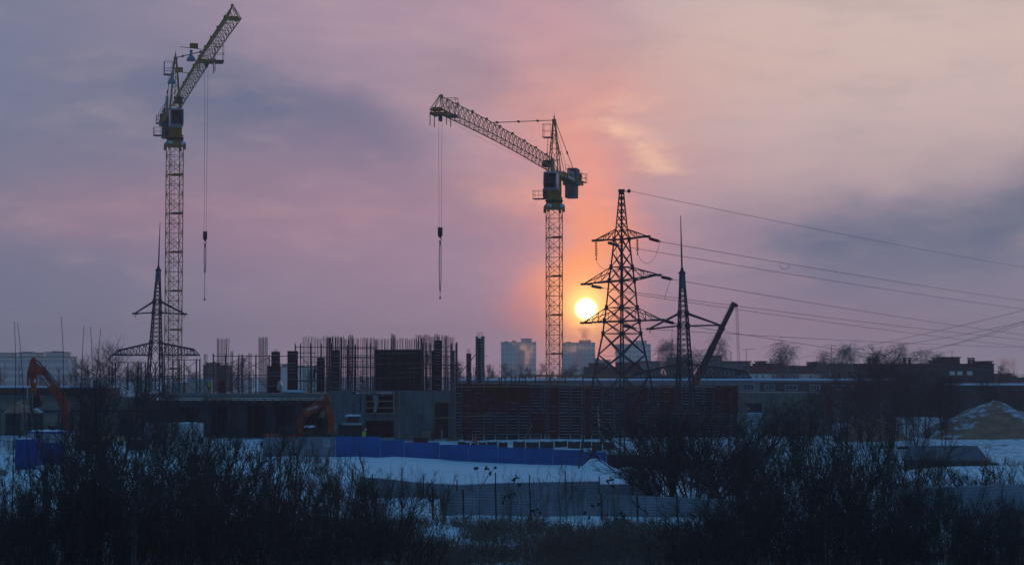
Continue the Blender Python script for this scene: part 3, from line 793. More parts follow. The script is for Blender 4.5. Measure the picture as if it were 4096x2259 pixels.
# loose hoop of wire hanging on the second line
m = MB(); Yh = 252; pts = [P(3119, 1054, Yh), P(3121, 1066, Yh), P(3128, 1075, Yh), (P(3138, 1077, Yh)), P(3150, 1074, Yh), P(3157, 1066, Yh), P(3153, 1059, Yh)]
m.tube(pts, .03); single(m, 'wire_loop', M_wire, 'small loose loop of wire hanging from a power line in the sky', 'wire')
# a second line crosses in front of the roofs and climbs out of the frame
for k, (u0, v0, u1, v1, lab) in enumerate(((3050, 1452, 4140, 1229, 'upper of the thin overhead wires climbing away above the far roofs'), (3380, 1400, 4140, 1276, 'middle thin overhead wire climbing over the birch tops'), (3560, 1428, 4140, 1268, 'lowest thin overhead wire climbing over the brick block'), (3620, 1412, 4140, 1278, 'thin overhead wire beside the lowest one over the brick block'))):
    a, b = P(u0, v0, 330), P(u1, v1, 230); m = MB()
    pts = []
    for i in range(17):
        t = i / 16; s = a.lerp(b, t); s.z -= .6 * 4 * t * (1 - t); pts.append(s)
    m.tube(pts, .026); single(m, 'overhead_wire', M_wire, lab, 'overhead wire', 'thin overhead wires crossing the roofs')

def rod_pylon(label, u_ax, Y, yaw, lean, vs, arm_l, arm_r, low_l, low_r):
    """portal mast: vs = rod top, rod foot, cap foot, strut, arm, low top chord, low bottom chord"""
    x0 = PX(u_ax, Y); g = gz(x0, Y); root = thing('lightning_mast', label, 'pylon', (x0, Y, g), group='lattice masts')
    z = [PZ(v, Y) for v in vs]; zr, zf, zc, zs, za, zt, zb = z; k = 185 / F
    prof = [(g - .3, 1.05), (zb, .66), (zt, .58), (za, .42), (zs, .37), (zc, .24), (zf, .19)]
    cor = tower_fn(x0, Y, yaw, prof, lean)
    def axp(zz): return Vector((x0 + lean[0] * zz, Y + lean[1] * zz, zz))
    m = MB()
    lv = [g - .3, g + 2.2, g + 4.6, g + 6.8, zb, zt] if zb > 9 else [g - .3, zb, zt]
    lattice(m, cor, lv, .11, .05, 'x')
    n = 7; lattice(m, cor, [zt + (za - zt) * i / n for i in range(n + 1)], .10, .038, 'x')
    lattice(m, cor, [za, (za + zs) / 2, zs], .10, .04, 'x')
    lattice(m, cor, [zs + (zc - zs) * i / 5 for i in range(6)], .085, .038, 'x')
    lattice(m, cor, [zc, zf], .08, .03, 'x')
    for zz in (zt, zb, za, zs):
        for p in cor(zz): m.obox(p, (.12, 0, 0), (0, .12, 0), (0, 0, .22))
    m.build('lattice_tower', M_steel, root)
    m = MB(); a4, b4 = cor(zc), cor(zf); cc = sum(a4, Vector()) / 4
    for i in range(4):
        j = (i + 1) % 4; e = .02
        pts = [cc + (p - cc) * 1 for p in (a4[i], a4[j], b4[j], b4[i])]
        nrm = (pts[1] - pts[0]).cross(pts[2] - pts[1]).normalized(); m.prism([p + nrm * .03 for p in pts], nrm * .02)
    m.build('zinc_sheath', M_cap, root)
    m = MB(); m.lathe(axp(zf), ((-.05, .27), (.08, .42), (.22, .2), (.6, .1)), 8); m.build('peak', M_steel, root)
    m = MB(); m.bar(axp(zf), axp(zf + (zr - zf) * .45), .085, 6, .075); m.bar(axp(zf + (zr - zf) * .45), axp(zr), .07, 6, .03); m.build('lightning_rod', M_steel, root)
    c, s = math.cos(yaw), math.sin(yaw); ax_ = Vector((c, s, 0))
    for L_, sg in ((arm_l, -1), (arm_r, 1)):
        tip = axp(za) + ax_ * L_[0] * sg; tip.z = PZ(L_[1], tip.y)
        lo, up_ = cor(za), cor(zs); ks = (0, 3) if sg < 0 else (1, 2); m = MB()
        for i in ks: m.beam(lo[i], tip, .15, .15); m.beam(up_[i], tip + Vector((0, 0, .05)), .16, .16)
        m.obox(tip, ax_ * .35, Vector((-s, c, 0)) * .12, (0, 0, .1)); m.bar(tip, tip - Vector((0, 0, .45)), .05)
        m.build('upper_arm', M_steel, root)
    for (L_, vt_, nb), sg in ((low_l, -1), (low_r, 1)):
        m = MB(); lo, up_ = cor(zb), cor(zt); ks = (0, 3) if sg < 0 else (1, 2)
        ch = []
        for i in ks:
            p0, p1 = lo[i], up_[i]; side = (p0 - axp(zb)); side = side - ax_ * side.dot(ax_)
            e0 = axp(zb) + ax_ * L_ * sg + side; e1 = axp(zb) + ax_ * (L_ - .75) * sg + side; e1.z = PZ(vt_, e1.y)
            m.beam(p0, e0, .16, .16); m.beam(p1, e1, .15, .15); m.beam(e1, e0, .12, .12)
            pl = None; cl = []
            for t in range(nb + 1):
                f = t / nb; a_ = p0.lerp(e0 - ax_ * .75 * sg, f); b_ = p1.lerp(e1, f); cl.append((a_, b_))
                m.bar(a_, b_, .055)
                if pl: m.bar(pl[0], b_, .05) if t > 1 else m.bar(pl[0], b_, .05)
                pl = (a_, b_)
            ch.append((cl, e0))
        for (a0, b0), (a1, b1) in zip(ch[0][0], ch[1][0]): m.bar(a0, a1, .045); m.bar(b0, b1, .045)
        for t in range(nb): m.bar(ch[0][0][t][0], ch[1][0][t + 1][0], .035)
        m.bar(ch[0][1], ch[1][1], .06)
        m.build('lower_arm', M_steel, root)
        m = MB(); e = (ch[0][1] + ch[1][1]) / 2 - ax_ * sg * .9; m.obox(e + Vector((0, 0, .12)), ax_ * .6, Vector((-s, c, 0)) * .4, (0, 0, .05)); m.build('arm_snow', M_snow, root)
    return root
rod_pylon('lattice mast with lightning rod and wide truss arm, next to the tall pylon', 2746, 185, R(10), (-.022, 0), (862, 1094, 1154, 1253, 1303, 1456, 1510), (3.35, 1315), (3.55, 1300), (5.35, 1490, 6), (6.5, 1481, 6))
rod_pylon('lattice mast with lightning rod in front of the taller crane tower', 614, 226, R(24), (.026, 0), (888, 1082, 1128, 1205, 1250, 1371, 1420), (2.6, 1254), (3.3, 1256), (5.05, 1400, 5), (5.2, 1396, 5))
# ------------------------------------------------------------------ unfinished building
rnd = random.Random(11)
YB = 250
bld = thing('unfinished_building', 'raw concrete building shell under construction with open bays and an upper floor slab', 'building', (PX(1700, 250), 250, .9))
def part(name, m_, boxes=(), polys=(), parent=None, lab=None):
    m = MB()
    for b in boxes: m.rect(*b)
    for p in polys: m.pxpoly(*p)
    o = m.build(name, m_, parent or bld)
    if lab: o['label'] = lab
    return o
def wall_open(name, mt, u0, v0, u1, v1, Y, dep, holes, parent=None, lab=None):
    """a wall with rectangular openings, built from butted pieces"""
    us = sorted({u0, u1} | {h[0] for h in holes} | {h[2] for h in holes}); vs = sorted({v0, v1} | {h[1] for h in holes} | {h[3] for h in holes})
    m = MB()
    for a, b in zip(us[:-1], us[1:]):
        run = None
        for c, d in zip(vs[:-1], vs[1:]):
            mu, mv = (a + b) / 2, (c + d) / 2
            hole = any(h[0] < mu < h[2] and h[1] < mv < h[3] for h in holes)
            if hole:
                if run: m.rect(a, run[0], b, run[1], Y, dep); run = None
            else: run = (run[0], d) if run else (c, d)
        if run: m.rect(a, run[0], b, run[1], Y, dep)
    o = m.build(name, mt, parent or bld)
    if lab: o['label'] = lab
    return o
# left wing: slab on formwork beams, walls with bays set back below
part('floor_slab', M_slab, [(560, 1575, 1312, 1591, 255, 26)])
part('edge_beam', M_wood, [(655, 1592.5, 1312, 1598, 254.6, .4)], lab='yellow timber formwork beam along the slab edge')
for u in range(690, 1310, 36):
    m = MB(); m.rect(u, 1599, u + 4, 1606, 254.7, 1.6); m.build('beam_end', M_wood, bld)
bays = [(590, 1640, 668, 1768), (705, 1630, 792, 1768), (845, 1628, 905, 1768), (988, 1622, 1062, 1768), (1100, 1620, 1168, 1768), (1208, 1614, 1290, 1720)]
wall_open('wing_wall', M_concd, 560, 1600, 1312, 1768, 258, .35, bays, lab='wall of the left wing with dark open bays')
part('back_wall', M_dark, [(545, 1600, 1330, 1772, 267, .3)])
part('partition', M_concd, [(930, 1603, 940, 1768, 258.4, 8)]); part('partition', M_concd, [(1180, 1603, 1188, 1768, 258.4, 8)])
for u in (640, 700, 738, 782, 826, 868, 915, 958, 1012, 1062, 1098, 1150, 1196, 1262):
    m = MB(); q_ = rnd.uniform(1650, 1720); m.bar(P(u, 1598, 256.4), P(u + rnd.uniform(-3, 3), 1768, 256.4), .055); m.bar(P(u, q_, 256.4), P(u + rnd.uniform(12, 44), q_ + rnd.uniform(-2, 2), 256.4), .045); m.build('prop', M_tubes, bld)
for u0, v0, u1, v1 in bays[1:5]:
    m = MB()
    for i in range(4): m.bar(P(u0 + (u1 - u0) * (i + .5) / 4, v0, 258.2), P(u0 + (u1 - u0) * (i + .5) / 4, v1, 258.2), .035)
    for i in range(3): m.bar(P(u0, v0 + (v1 - v0) * (i + 1) / 4, 258.2), P(u1, v0 + (v1 - v0) * (i + 1) / 4, 258.2), .035)
    m.build('bay_rods', M_rebar, bld)
# middle walls
part('middle_wall', M_conc, [(1313, 1566, 1412, 1758, 250, 5), (1412.2, 1574, 1457, 1758, 250.15, 4.8)])
part('cable_stain', M_dark, polys=[([(1438, 1590), (1444, 1588), (1446, 1604), (1443, 1612), (1447, 1626), (1444, 1640), (1440, 1650), (1438, 1632), (1441, 1618), (1436, 1606)], 250.12, .05)])
wall_open('stair_wall', M_conc, 1457.2, 1571, 1577, 1758, 250.4, .4, [(1461, 1580, 1574, 1652), (1461, 1682, 1574, 1758)])
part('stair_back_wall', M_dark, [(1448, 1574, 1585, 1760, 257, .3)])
part('stair_floor', M_slab, [(1457, 1654, 1577, 1660, 250.9, 6)])
m = MB()
for v in (1604, 1631): m.beam(P(1461, v, 250.5), P(1574, v - 1, 250.5), .08, .14)
m.beam(P(1460, 1580, 250.3), P(1460, 1652, 250.3), .1, .12); m.beam(P(1574.5, 1580, 250.3), P(1574.5, 1652, 250.3), .1, .12); m.beam(P(1460, 1652, 250.3), P(1574, 1652, 250.3), .1, .14)
m.build('guard_boards', M_wood, bld)
m = MB(); m.pxpoly([(1489, 1582), (1512, 1580), (1514, 1610), (1504, 1648), (1494, 1650), (1497, 1612)], 250.9, .06); m.build('plastic_sheet', M_sheet, bld)
m = MB(); m.bar(P(1518, 1682, 250.7), P(1518, 1758, 250.7), .05); m.bar(P(1518, 1724, 250.7), P(1574, 1724, 250.7), .04); m.build('bay_tube', M_tubes, bld)
# right walls with the tall doorway
wall_open('door_wall', M_conc, 1577.2, 1562, 1822, 1760, 246, .45, [(1738, 1608, 1803, 1760)])
part('door_frame', M_wood, [(1735.5, 1606, 1738, 1690, 245.9, .3), (1735.5, 1605, 1805, 1608, 245.88, .3)])
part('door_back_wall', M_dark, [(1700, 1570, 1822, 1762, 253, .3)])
part('door_side', M_conc, [(1792, 1612, 1803, 1760, 246.6, 5)])
m = MB(); m.beam(P(1735, 1672, 245.7), P(1960, 1660, 245.3), .1, .12); m.build('guide_board', M_wood, bld)
part('pilaster', M_slab, [(1674, 1585, 1680, 1688, 245.93, .1)])
part('roof_slab', M_slab, [(1313, 1563, 1822, 1568, 251.2, 22)])
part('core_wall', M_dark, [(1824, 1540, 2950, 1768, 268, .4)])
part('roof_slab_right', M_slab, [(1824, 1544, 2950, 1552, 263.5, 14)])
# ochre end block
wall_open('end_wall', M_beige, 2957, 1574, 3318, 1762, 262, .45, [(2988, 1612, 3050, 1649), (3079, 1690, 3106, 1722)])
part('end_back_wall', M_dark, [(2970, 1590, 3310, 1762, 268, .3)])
part('pale_infill', M_sheet, [(2990, 1653, 3049, 1762, 261.8, .3)])
part('infill_snow', M_snow, [(2990, 1649.5, 3049, 1652.5, 261.7, .4)])
m = MB()
for i in range(4): m.bar(P(2988, 1617 + i * 9, 262.2), P(3050, 1617 + i * 9, 262.2), .05)
m.bar(P(3012, 1612, 262.25), P(3012, 1649, 262.25), .06); m.build('window_bars', M_grey, bld)
part('window_board', M_wood, [(2988, 1628, 2999, 1640, 261.95, .1)])
part('end_step_wall', M_beige, [(3318.2, 1590, 3330, 1762, 262, 5)])
part('end_slab', M_slab, [(2957, 1570, 3318, 1575, 262.5, 12)])
part('end_rust_panel', M_red, [(3302, 1580, 3322, 1660, 261.7, .15)])
# tall plank against the wall
m = MB(); m.beam(P(1598, 1564, 245.75), P(1598, 1760, 245.2), .3, .1, (1, 0, 0)); single(m, 'plank', M_wood, 'tall pale timber plank standing upright against the concrete wall', 'plank')
for k, (a, b, lab) in enumerate((((1672, 1655), (1676, 1752), 'dark blue board leaning on the concrete wall, the straighter one'), ((1684, 1660), (1694, 1752), 'dark blue board leaning on the concrete wall, the more slanted one'))):
    m = MB(); m.beam(P(a[0] + k * 6, a[1], 245.7), P(b[0] - k * 14, b[1], 244.6), .35, .08, (1, 0, 0)); single(m, 'leaning_board', M_blueg if False else M_fnavy, lab, 'board')
# trestle, skip, boards, props by the wall
t = thing('timber_trestle', 'pale timber trestle standing by the tall doorway', 'trestle', P(1702, 1760, 244.6))
for a, b in (((1686, 1758), (1692, 1724)), ((1712, 1760), (1722, 1722)),):
    m = MB(); m.beam(P(*a, 244.4), P(*b, 244.9), .12, .12); m.build('leg', M_wood, t)
m = MB()
for v in (1728, 1740, 1750): m.beam(P(1688, v, 244.6), P(1720, v, 244.6), .1, .16)
m.build('rail', M_wood, t)
m = MB(); m.prism([P(1654, 1750, 222), P(1713, 1750, 222), P(1709, 1796, 222), P(1658, 1796, 222)], (0, 1.4, 0)); single(m, 'skip', M_plyr, 'dark red steel skip behind the blue fence', 'skip')
m = MB()
for i in range(9):
    y = 238 + i * .16; m.beam(P(1788 + rnd.uniform(-4, 8), 1757 + rnd.uniform(0, 6), y), P(1846 + rnd.uniform(-8, 6), 1752 + rnd.uniform(0, 8), y + .4), .16, .06)
single(m, 'board_pile', M_board, 'loose pile of weathered boards on the snow by the formwork', 'board pile')
m = MB()
for i in range(40): 
    a = P(1733 + rnd.uniform(0, 34), 1756, 244.5 + rnd.uniform(0, 1)); m.bar(a, a + Vector((rnd.uniform(-.3, .3), rnd.uniform(-.2, .2), rnd.uniform(.8, 2.1))), .03)
single(m, 'rod_bundle', M_red, 'reddish bundle of upright rods beside the doorway', 'rod bundle')
m = MB(); m.bar(P(1768, 1760, 243.8), P(1769, 1720, 243.8), .05); single(m, 'stake', M_white, 'thin white stake standing in front of the doorway', 'stake')

# ------------------------------------------------------------------ formwork wall: steel framed panels in two rows
fw = thing('formwork_wall', 'long wall of red and grey steel formwork panels with snow on their ribs', 'formwork wall', (PX(2380, 252), 252, .9))
COLS = [(1822, 1848, 'g', 'g'), (1850, 1889, 'r', 'r'), (1891, 1935, 'd', 'g'), (1937, 1981, 'r', 'g'), (1983, 2027, 'r', 'g'), (2029, 2074, 'r', 'g'), (2076, 2121, 'r', 'g'),
        (2123, 2164, 'g', 'r'), (2166, 2179, 'g', 'r'), (2181, 2195, 'g', 'g'), (2197, 2234, 'r', 'r'), (2236, 2281, 'g', 'g'), (2283, 2326, 'g', 'g'), (2328, 2338, 'g', 'g'),
        (2340, 2366, 'r', 'r'), (2368, 2409, 'g', 'g'), (2411, 2455, 'g', 'g'), (2457, 2500, 'g', 'g'), (2502, 2545, 'r', 'r'), (2547, 2590, 'r', 'g'), (2592, 2635, 'g', 'r'),
        (2637, 2680, 'r', 'r'), (2682, 2726, 'r', 'g'), (2728, 2772, 'g', 'r'), (2774, 2814, 'g', 'g'), (2816, 2856, 'g', 'g'), (2858, 2890, 'r', 'g'), (2892, 2922, 'r', 'g'), (2924, 2953, 'r', 'g')]
def fy(u): return 245 + (u - 1822) / 1131 * 17
def ftop(u): return 1534 + (u - 1822) / 1131 * 14 - (0 if u < 2850 else 2)
def fmid(u): return 1650 + (u - 1822) / 1131 * 4
for u0, u1, ca, cb in COLS:
    Y = fy((u0 + u1) / 2); 
    for (va, vb), cc in (((ftop(u0), fmid(u0) - 1.5), ca), ((fmid(u0) + 1, 1761), cb)):
        fmat = {'r': M_red, 'g': M_grey, 'd': M_red}[cc]
        m = MB(); m.rect(u0, va, u1, vb, Y + .14, .03); pn = m.build('panel', M_plyr if cc in 'rd' else M_ply, fw)
        m = MB(); m.rect(u0, va, u0 + 2.4, vb, Y - .03, .168); m.rect(u1 - 2.4, va, u1, vb, Y - .03, .168)
        n = 9; snow = MB()
        for i in range(n + 1):
            v = va + (vb - va) * i / n
            m.rect(u0 + 2.5, v - .9, u1 - 2.5, v + .9, Y + .02, .118)
            if rnd.random() < (.7 if cc == 'g' else .22) and u1 - u0 > 12:
                h = rnd.uniform(.35, .9); a = rnd.uniform(.0, .25) if cc != 'g' else rnd.uniform(0, .12)
                snow.rect(u0 + 3 + (u1 - u0 - 6) * a, v - .95 - h, u1 - 3 - (u1 - u0 - 6) * rnd.uniform(0, .2), v - .95, Y - .02, .14)
        m.build('frame', fmat, pn)
        if snow.v: snow.build('rib_snow', M_snow, pn)
        if cc == 'r' and rnd.random() < .45 and u1 - u0 > 30:
            m = MB(); m.rect((u0 + u1) / 2 + 1, va + (vb - va) * .84 - 3, (u0 + u1) / 2 + 8, va + (vb - va) * .84 + 3, Y - .03, .02); m.build('sign_plate', M_sign, pn)
m = MB()
for a, b, v0, v1 in ((1815, 2420, 1546, 1544), (2400, 2860, 1545, 1549)):
    m.beam(P(a, v0, fy(a) - .5), P(b, v1, fy(b) - .5), .5, .09)
m.build('walkway_board', M_wood, fw)
m = MB()
for u in range(1830, 2950, 62):
    Y = fy(u); m.bar(P(u, ftop(u) + 14, Y), P(u, ftop(u) + 12, Y - .9), .04); m.bar(P(u, ftop(u) + 12, Y - .9), P(u, ftop(u) - 1, Y - .9), .035)
m.build('brackets', M_tubes, fw)
for u0, v0, u1, v1, lab in ((2130, 1697, 2094, 1758, 'snowy timber prop leaning on the formwork'), ):
    m = MB(); m.beam(P(u0, v0, 245.4), P(u1, v1, 243.5), .14, .14); single(m, 'timber_prop', M_board, lab, 'prop')
m = MB(); m.beam(P(2390, 1622, 243), P(2406, 1812, 236), .2, .2); single(m, 'timber_pole', M_wood, 'long pale timber pole leaning in front of the formwork beside the tall pylon', 'pole')

# yellow guard rail and snowy rebar stubs on the slab behind the formwork
t = thing('guard_rail', 'long pale timber guard rail above the formwork behind the crane tower', 'guard rail', P(2350, 1540, 266))
m = MB(); m.beam(P(2084, 1501, 266), P(2480, 1503, 266), .06, .24); m.beam(P(2480, 1503, 266), P(2850, 1506, 268), .06, .2); m.build('rail', M_wood, t)
for u in range(2090, 2860, 70):
    m = MB(); m.bar(P(u, 1498, 266.3), P(u, 1548, 266.3), .05); m.build('post', M_tubes, t)

# ------------------------------------------------------------------ things on the upper slab
ZS = 255  # distance of the slab edge
def rebar_column(u, v0, v1, w, flare, n, label, Y=258, hoops=True, dw=.8):
    r = random.Random(int(u)); t = thing('rebar_column', label, 'rebar column', P(u, v1, Y), group='bare rebar columns')
    m = MB(); tops = []
    for i in range(n):
        a = i / max(1, n - 1) * 2 - 1; y = Y + (i % 3) * dw / 2
        b = P(u + a * w, v1, y); tp = P(u + a * w + a * flare * r.uniform(.4, 1.2) + r.uniform(-1, 1) + flare * .5, v0 + r.uniform(-2, 9), y); m.bar(b, tp, .04, 4); tops.append((b, tp))
    m.build('bars', M_rebar, t)
    if hoops:
        m = MB()
        for k in range(3, 14):
            f = k / 18; q0 = [b.lerp(tp, f) for b, tp in (tops[0], tops[-1])]
            m.bar(q0[0], q0[1], .02); m.bar(q0[0] + Vector((0, dw, 0)), q0[1] + Vector((0, dw, 0)), .02)
        m.build('hoops', M_rebar, t)
    return t
rebar_column(886, 1352, 1578, 17, 10, 12, 'bare rebar column with bars splayed at the top')
rebar_column(1052, 1347, 1574, 17, 0, 12, 'bare straight rebar column next to the dark red column formwork')
rebar_column(822, 1414, 1578, 6, 0, 4, 'short thin rebar column behind the worker in the lime vest', hoops=False)
rebar_column(1000, 1410, 1576, 6, 0, 4, 'short thin rebar column between the two big bare ones', hoops=False)
rebar_column(927, 1400, 1576, 5, 0, 4, 'short thin laddered rebar column beside the splayed one', Y=259)
rebar_column(1314, 1345, 1572, 9, 0, 6, 'dense rebar column rising in front of the first rebar mesh', Y=259)
rebar_column(1403, 1338, 1572, 9, 0, 8, 'dark dense rebar column above the middle of the rebar mesh', Y=257)
rebar_column(1573, 1333, 1410, 8, 0, 8, 'dark rebar column standing out of the big black formwork', Y=258)
rebar_column(1784, 1343, 1570, 7, 0, 6, 'tall rebar column at the end of the rebar mesh', Y=259)

# wall of vertical bars with tied horizontals
def rebar_wall(u0, u1, vt, vb, Y, nv, nh, label, skew=0):
    r = random.Random(int(u0)); t = thing('rebar_mesh', label, 'rebar mesh', P((u0 + u1) / 2, vb, Y), group='standing rebar meshes')
    m = MB(); L = []
    for i in range(nv):
        u = u0 + (u1 - u0) * i / (nv - 1) + r.uniform(-1.6, 1.6); y = Y + skew * i / nv
        m.bar(P(u, vb, y), P(u + r.uniform(-2, 2), vt + r.uniform(-5, 8), y), .034, 4)
        if i % 2 == 0: m.bar(P(u + 1, vb, y + .5), P(u + 1 + r.uniform(-3, 3), vt + r.uniform(-3, 10), y + .5), .03, 4)
    m.build('upright_bars', M_rebar, t)
    m = MB()
    for k in range(nh):
        v = vb - (vb - vt) * (k + .5) / nh * .66
        m.bar(P(u0, v, Y), P(u1, v + r.uniform(-2, 2), Y + skew), .03, 4)
        if k % 2: m.bar(P(u0 + r.uniform(0, 40), v + 3, Y + .5), P(u1 - r.uniform(0, 40), v + 3, Y + .5 + skew), .028, 4)
    m.build('cross_bars', M_rebar, t)
rebar_wall(1212, 1380, 1347, 1570, 259, 30, 18, 'rebar mesh with widely spaced bars at the open end of the slab', 3)
rebar_wall(1305, 1372, 1345, 1570, 262, 24, 12, 'dense short rebar mesh behind the two narrow column forms')
rebar_wall(1380, 1505, 1352, 1570, 260.5, 30, 22, 'rebar mesh of closely tied bars beside the big black formwork')
rebar_wall(1490, 1700, 1354, 1570, 263, 52, 14, 'long rebar mesh rising behind the big black formwork', 0)
rebar_wall(1665, 1786, 1340, 1568, 261, 40, 22, 'tall dense rebar mesh at the corner near the climbing worker', -2)
rebar_wall(1788, 1815, 1345, 1568, 262, 8, 26, 'narrow ladder-like rebar mesh at the end of the row')

def column_form(label, boxes, Y, mt, rib, bars=None, group='column formworks'):
    u0 = min(b[0] for b in boxes); u1 = max(b[2] for b in boxes); vb = max(b[3] for b in boxes)
    t = thing('column_formwork', label, 'column formwork', P((u0 + u1) / 2, vb, Y), group=group)
    for k, (a, b, c, d) in enumerate(boxes):
        m = MB(); m.rect(a, b, c, d, Y, 1.0); sh = m.build('shutter', mt if k == 0 or not isinstance(mt, list) else mt, t)
        m = MB(); n = max(3, int((d - b) / 12)); s = MB()
        for i in range(n + 1):
            v = b + (d - b) * i / n; m.rect(a - 1, v - 1, c + 1, v + 1, Y - .1, .095)
            if rnd.random() < .5: s.rect(a + rnd.uniform(0, 8), v - 2, c - rnd.uniform(0, 8), v - 1.1, Y - .11, .09)
        m.rect(a - 1.2, b, a + 1.6, d, Y - .13, .12); m.rect(c - 1.6, b, c + 1.2, d, Y - .13, .12)
        m.build('ribs', rib, sh)
        if s.v: s.build('rib_snow', M_snow, sh)
    if bars:
        u, v0, v1 = bars; m = MB()
        for i in range(4): m.bar(P(u - 6 + i * 4, v1, Y + .5), P(u - 6 + i * 4 + rnd.uniform(-.6, .6), v0 + rnd.uniform(0, 4), Y + .5), .03)
        m.build('bars', M_rebar, t)
    return t
column_form('stepped column formwork, grey above and dark red below, by the plastic sack', [(1069, 1464, 1120, 1570), (1086, 1407, 1117, 1463)], 257.6, M_plyr, M_red, (1102, 1394, 1407))
column_form('dark red column formwork with scaffold boards in front', [(1150, 1404, 1189, 1566)], 257.6, M_plyr, M_red)
column_form('narrow dark column form inside the rebar meshes, the shorter of two', [(1268, 1431, 1296, 1566)], 258, M_ply, M_tubes)
column_form('narrow dark column form inside the rebar meshes, the taller of two', [(1325, 1400, 1358, 1566)], 257, M_ply, M_grey)
column_form('pale narrow concrete column at the end of the scaffold', [(1803, 1402, 1818, 1562)], 258, M_slab, M_grey, (1810, 1372, 1402))
column_form('slim lone concrete column with three bars on top', [(1866, 1414, 1884, 1548)], 262, M_conc, M_slab, (1874, 1391, 1414))
column_form('dark column form behind the climbing worker', [(1738, 1362, 1766, 1566), (1727, 1402, 1737, 1566)], 258.6, M_ply, M_rebar, (1744, 1333, 1362))
# tall open-fronted steel column form
t = thing('column_formwork', 'tallest column form, an open steel ladder-like shutter with bars on top', 'column formwork', P(1920, 1550, 260), group='column formworks')
for a, b, nm in ((1902, 1912, 'side_shutter'), (1924, 1938, 'side_shutter')):
    m = MB(); m.rect(a, 1344, b, 1552, 260, .9); m.build(nm, M_grey, t)
m = MB(); m.rect(1912.2, 1352, 1923.8, 1552, 260.5, .3); m.build('back_shutter', M_ply, t)
m = MB()
for i in range(17): m.rect(1912.3, 1352 + i * 12, 1923.7, 1354 + i * 12, 260.1, .2); m.rect(1925.5, 1350 + i * 12, 1937, 1352.6 + i * 12, 259.93, .06)
m.build('rungs', M_sheet, t)
m = MB()
for i in range(5): m.bar(P(1909 + i * 5, 1352, 260.6), P(1909 + i * 5, 1326 + rnd.uniform(0, 4), 260.6), .03)
m.build('bars', M_rebar, t)
m = MB(); m.bar(P(1936, 1424, 260), P(1953, 1424, 260), .04); m.build('tie_rod', M_rebar, t)
m = MB(); m.bar(P(1902, 1418, 260), P(1828, 1508, 258), .06); single(m, 'push_pull_prop', M_red, 'red slanting prop holding the tallest column form, the far one', 'prop')
m = MB(); m.bar(P(1903, 1470, 260), P(1896, 1540, 257), .06); single(m, 'push_pull_prop', M_red, 'short steep red prop at the foot of the tallest column form', 'prop')
# big black wall form
t = thing('wall_formwork', 'big black wall formwork standing on the slab among rebar', 'wall formwork', P(1592, 1568, 257))
m = MB(); m.rect(1501, 1399, 1686, 1568, 257.4, .3); m.build('shutter', M_ply, t)
m = MB()
for u in (1520, 1556, 1594, 1640, 1658): m.bar(P(u, 1400 if u != 1556 else 1425, 257.2), P(u, 1568, 257.2), .06)
for u in (1501, 1686): m.bar(P(u, 1398, 257.3), P(u, 1568, 257.3), .09)
m.build('strongbacks', M_tubes, t)
for v0, v1, a, b in ((1414, 1411, 1520, 1662), (1455, 1450, 1505, 1740), (1475, 1470, 1628, 1700), (1490, 1487, 1560, 1676), (1513, 1507, 1482, 1660), (1399, 1397, 1500, 1686)):
    m = MB(); m.beam(P(a, v0, 256.7), P(b, v1, 256.7), .5, .09); m.build('walkway_board', M_board, t)

# scaffolds of tubes
def scaffold(label, us, vt, vb, Y, rails, braces, boards=(), depth=1.4):
    t = thing('scaffold', label, 'scaffold', P(sum(us) / len(us), vb, Y), group='tube scaffolds on the slab')
    m = MB()
    for i, u in enumerate(us):
        for dy in (0, depth): m.bar(P(u + dy * 2, vt + rnd.uniform(-4, 8), Y + dy), P(u + dy * 2, vb, Y + dy), .05, 5)
    m.build('standards', M_tubes, t)
    m = MB()
    for v, a, b in rails:
        for dy in (0, depth): m.bar(P(a, v, Y + dy), P(b, v + 1, Y + dy), .05, 5)
        for u in us[::2]: 
            if a <= u <= b: m.bar(P(u, v, Y), P(u, v, Y + depth), .045, 5)
    m.build('ledgers', M_tubes, t)
    if braces:
        m = MB()
        for u0, v0, u1, v1 in braces: m.bar(P(u0, v0, Y + .1), P(u1, v1, Y + .1), .042, 5); 
        m.build('braces', M_tubes, t)
    for v, a, b in boards:
        m = MB(); pa = P(a, v, Y); pb = P(b, v + rnd.uniform(-2, 2), Y); m.obox((pa + pb) / 2 + Vector((0, depth / 2, 0)), (pb - pa) / 2, (0, depth / 2, 0), (0, 0, .04)); m.build('board', M_board, t)
    return t
scaffold('tube scaffold with crossed braces between the bare rebar columns', [852, 900, 953, 967, 1022, 1075], 1415, 1575, 256.5, [(1423, 850, 1150), (1498, 700, 1070)],
         [(852, 1440, 900, 1500), (790, 1490, 870, 1440), (900, 1460, 965, 1432), (965, 1432, 1050, 1480), (1000, 1470, 1075, 1430), (1080, 1440, 1130, 1460), (852, 1500, 800, 1560), (900, 1500, 960, 1565), (960, 1500, 900, 1565), (1022, 1500, 970, 1565), (1022, 1500, 1075, 1560)])
scaffold('tube scaffold near the worker in the lime vest, under the lattice mast arm', [655, 690, 715, 735, 784, 798], 1432, 1570, 258, [(1428, 640, 752), (1438, 690, 798), (1503, 560, 800), (1512, 600, 790)],
         [(690, 1440, 784, 1500), (784, 1445, 720, 1495), (735, 1450, 800, 1560), (690, 1500, 660, 1560), (655, 1500, 715, 1565), (715, 1505, 784, 1568)], [(1504, 640, 800)])
scaffold('far tube scaffold running behind the lattice mast', [447, 460, 510, 551, 563, 580, 620, 656], 1450, 1560, 262, [(1449, 447, 660), (1520, 440, 660)],
         [(450, 1470, 510, 1520), (510, 1470, 460, 1520), (551, 1460, 600, 1520), (600, 1460, 551, 1520), (620, 1460, 656, 1520), (450, 1520, 520, 1560), (560, 1520, 620, 1562)])
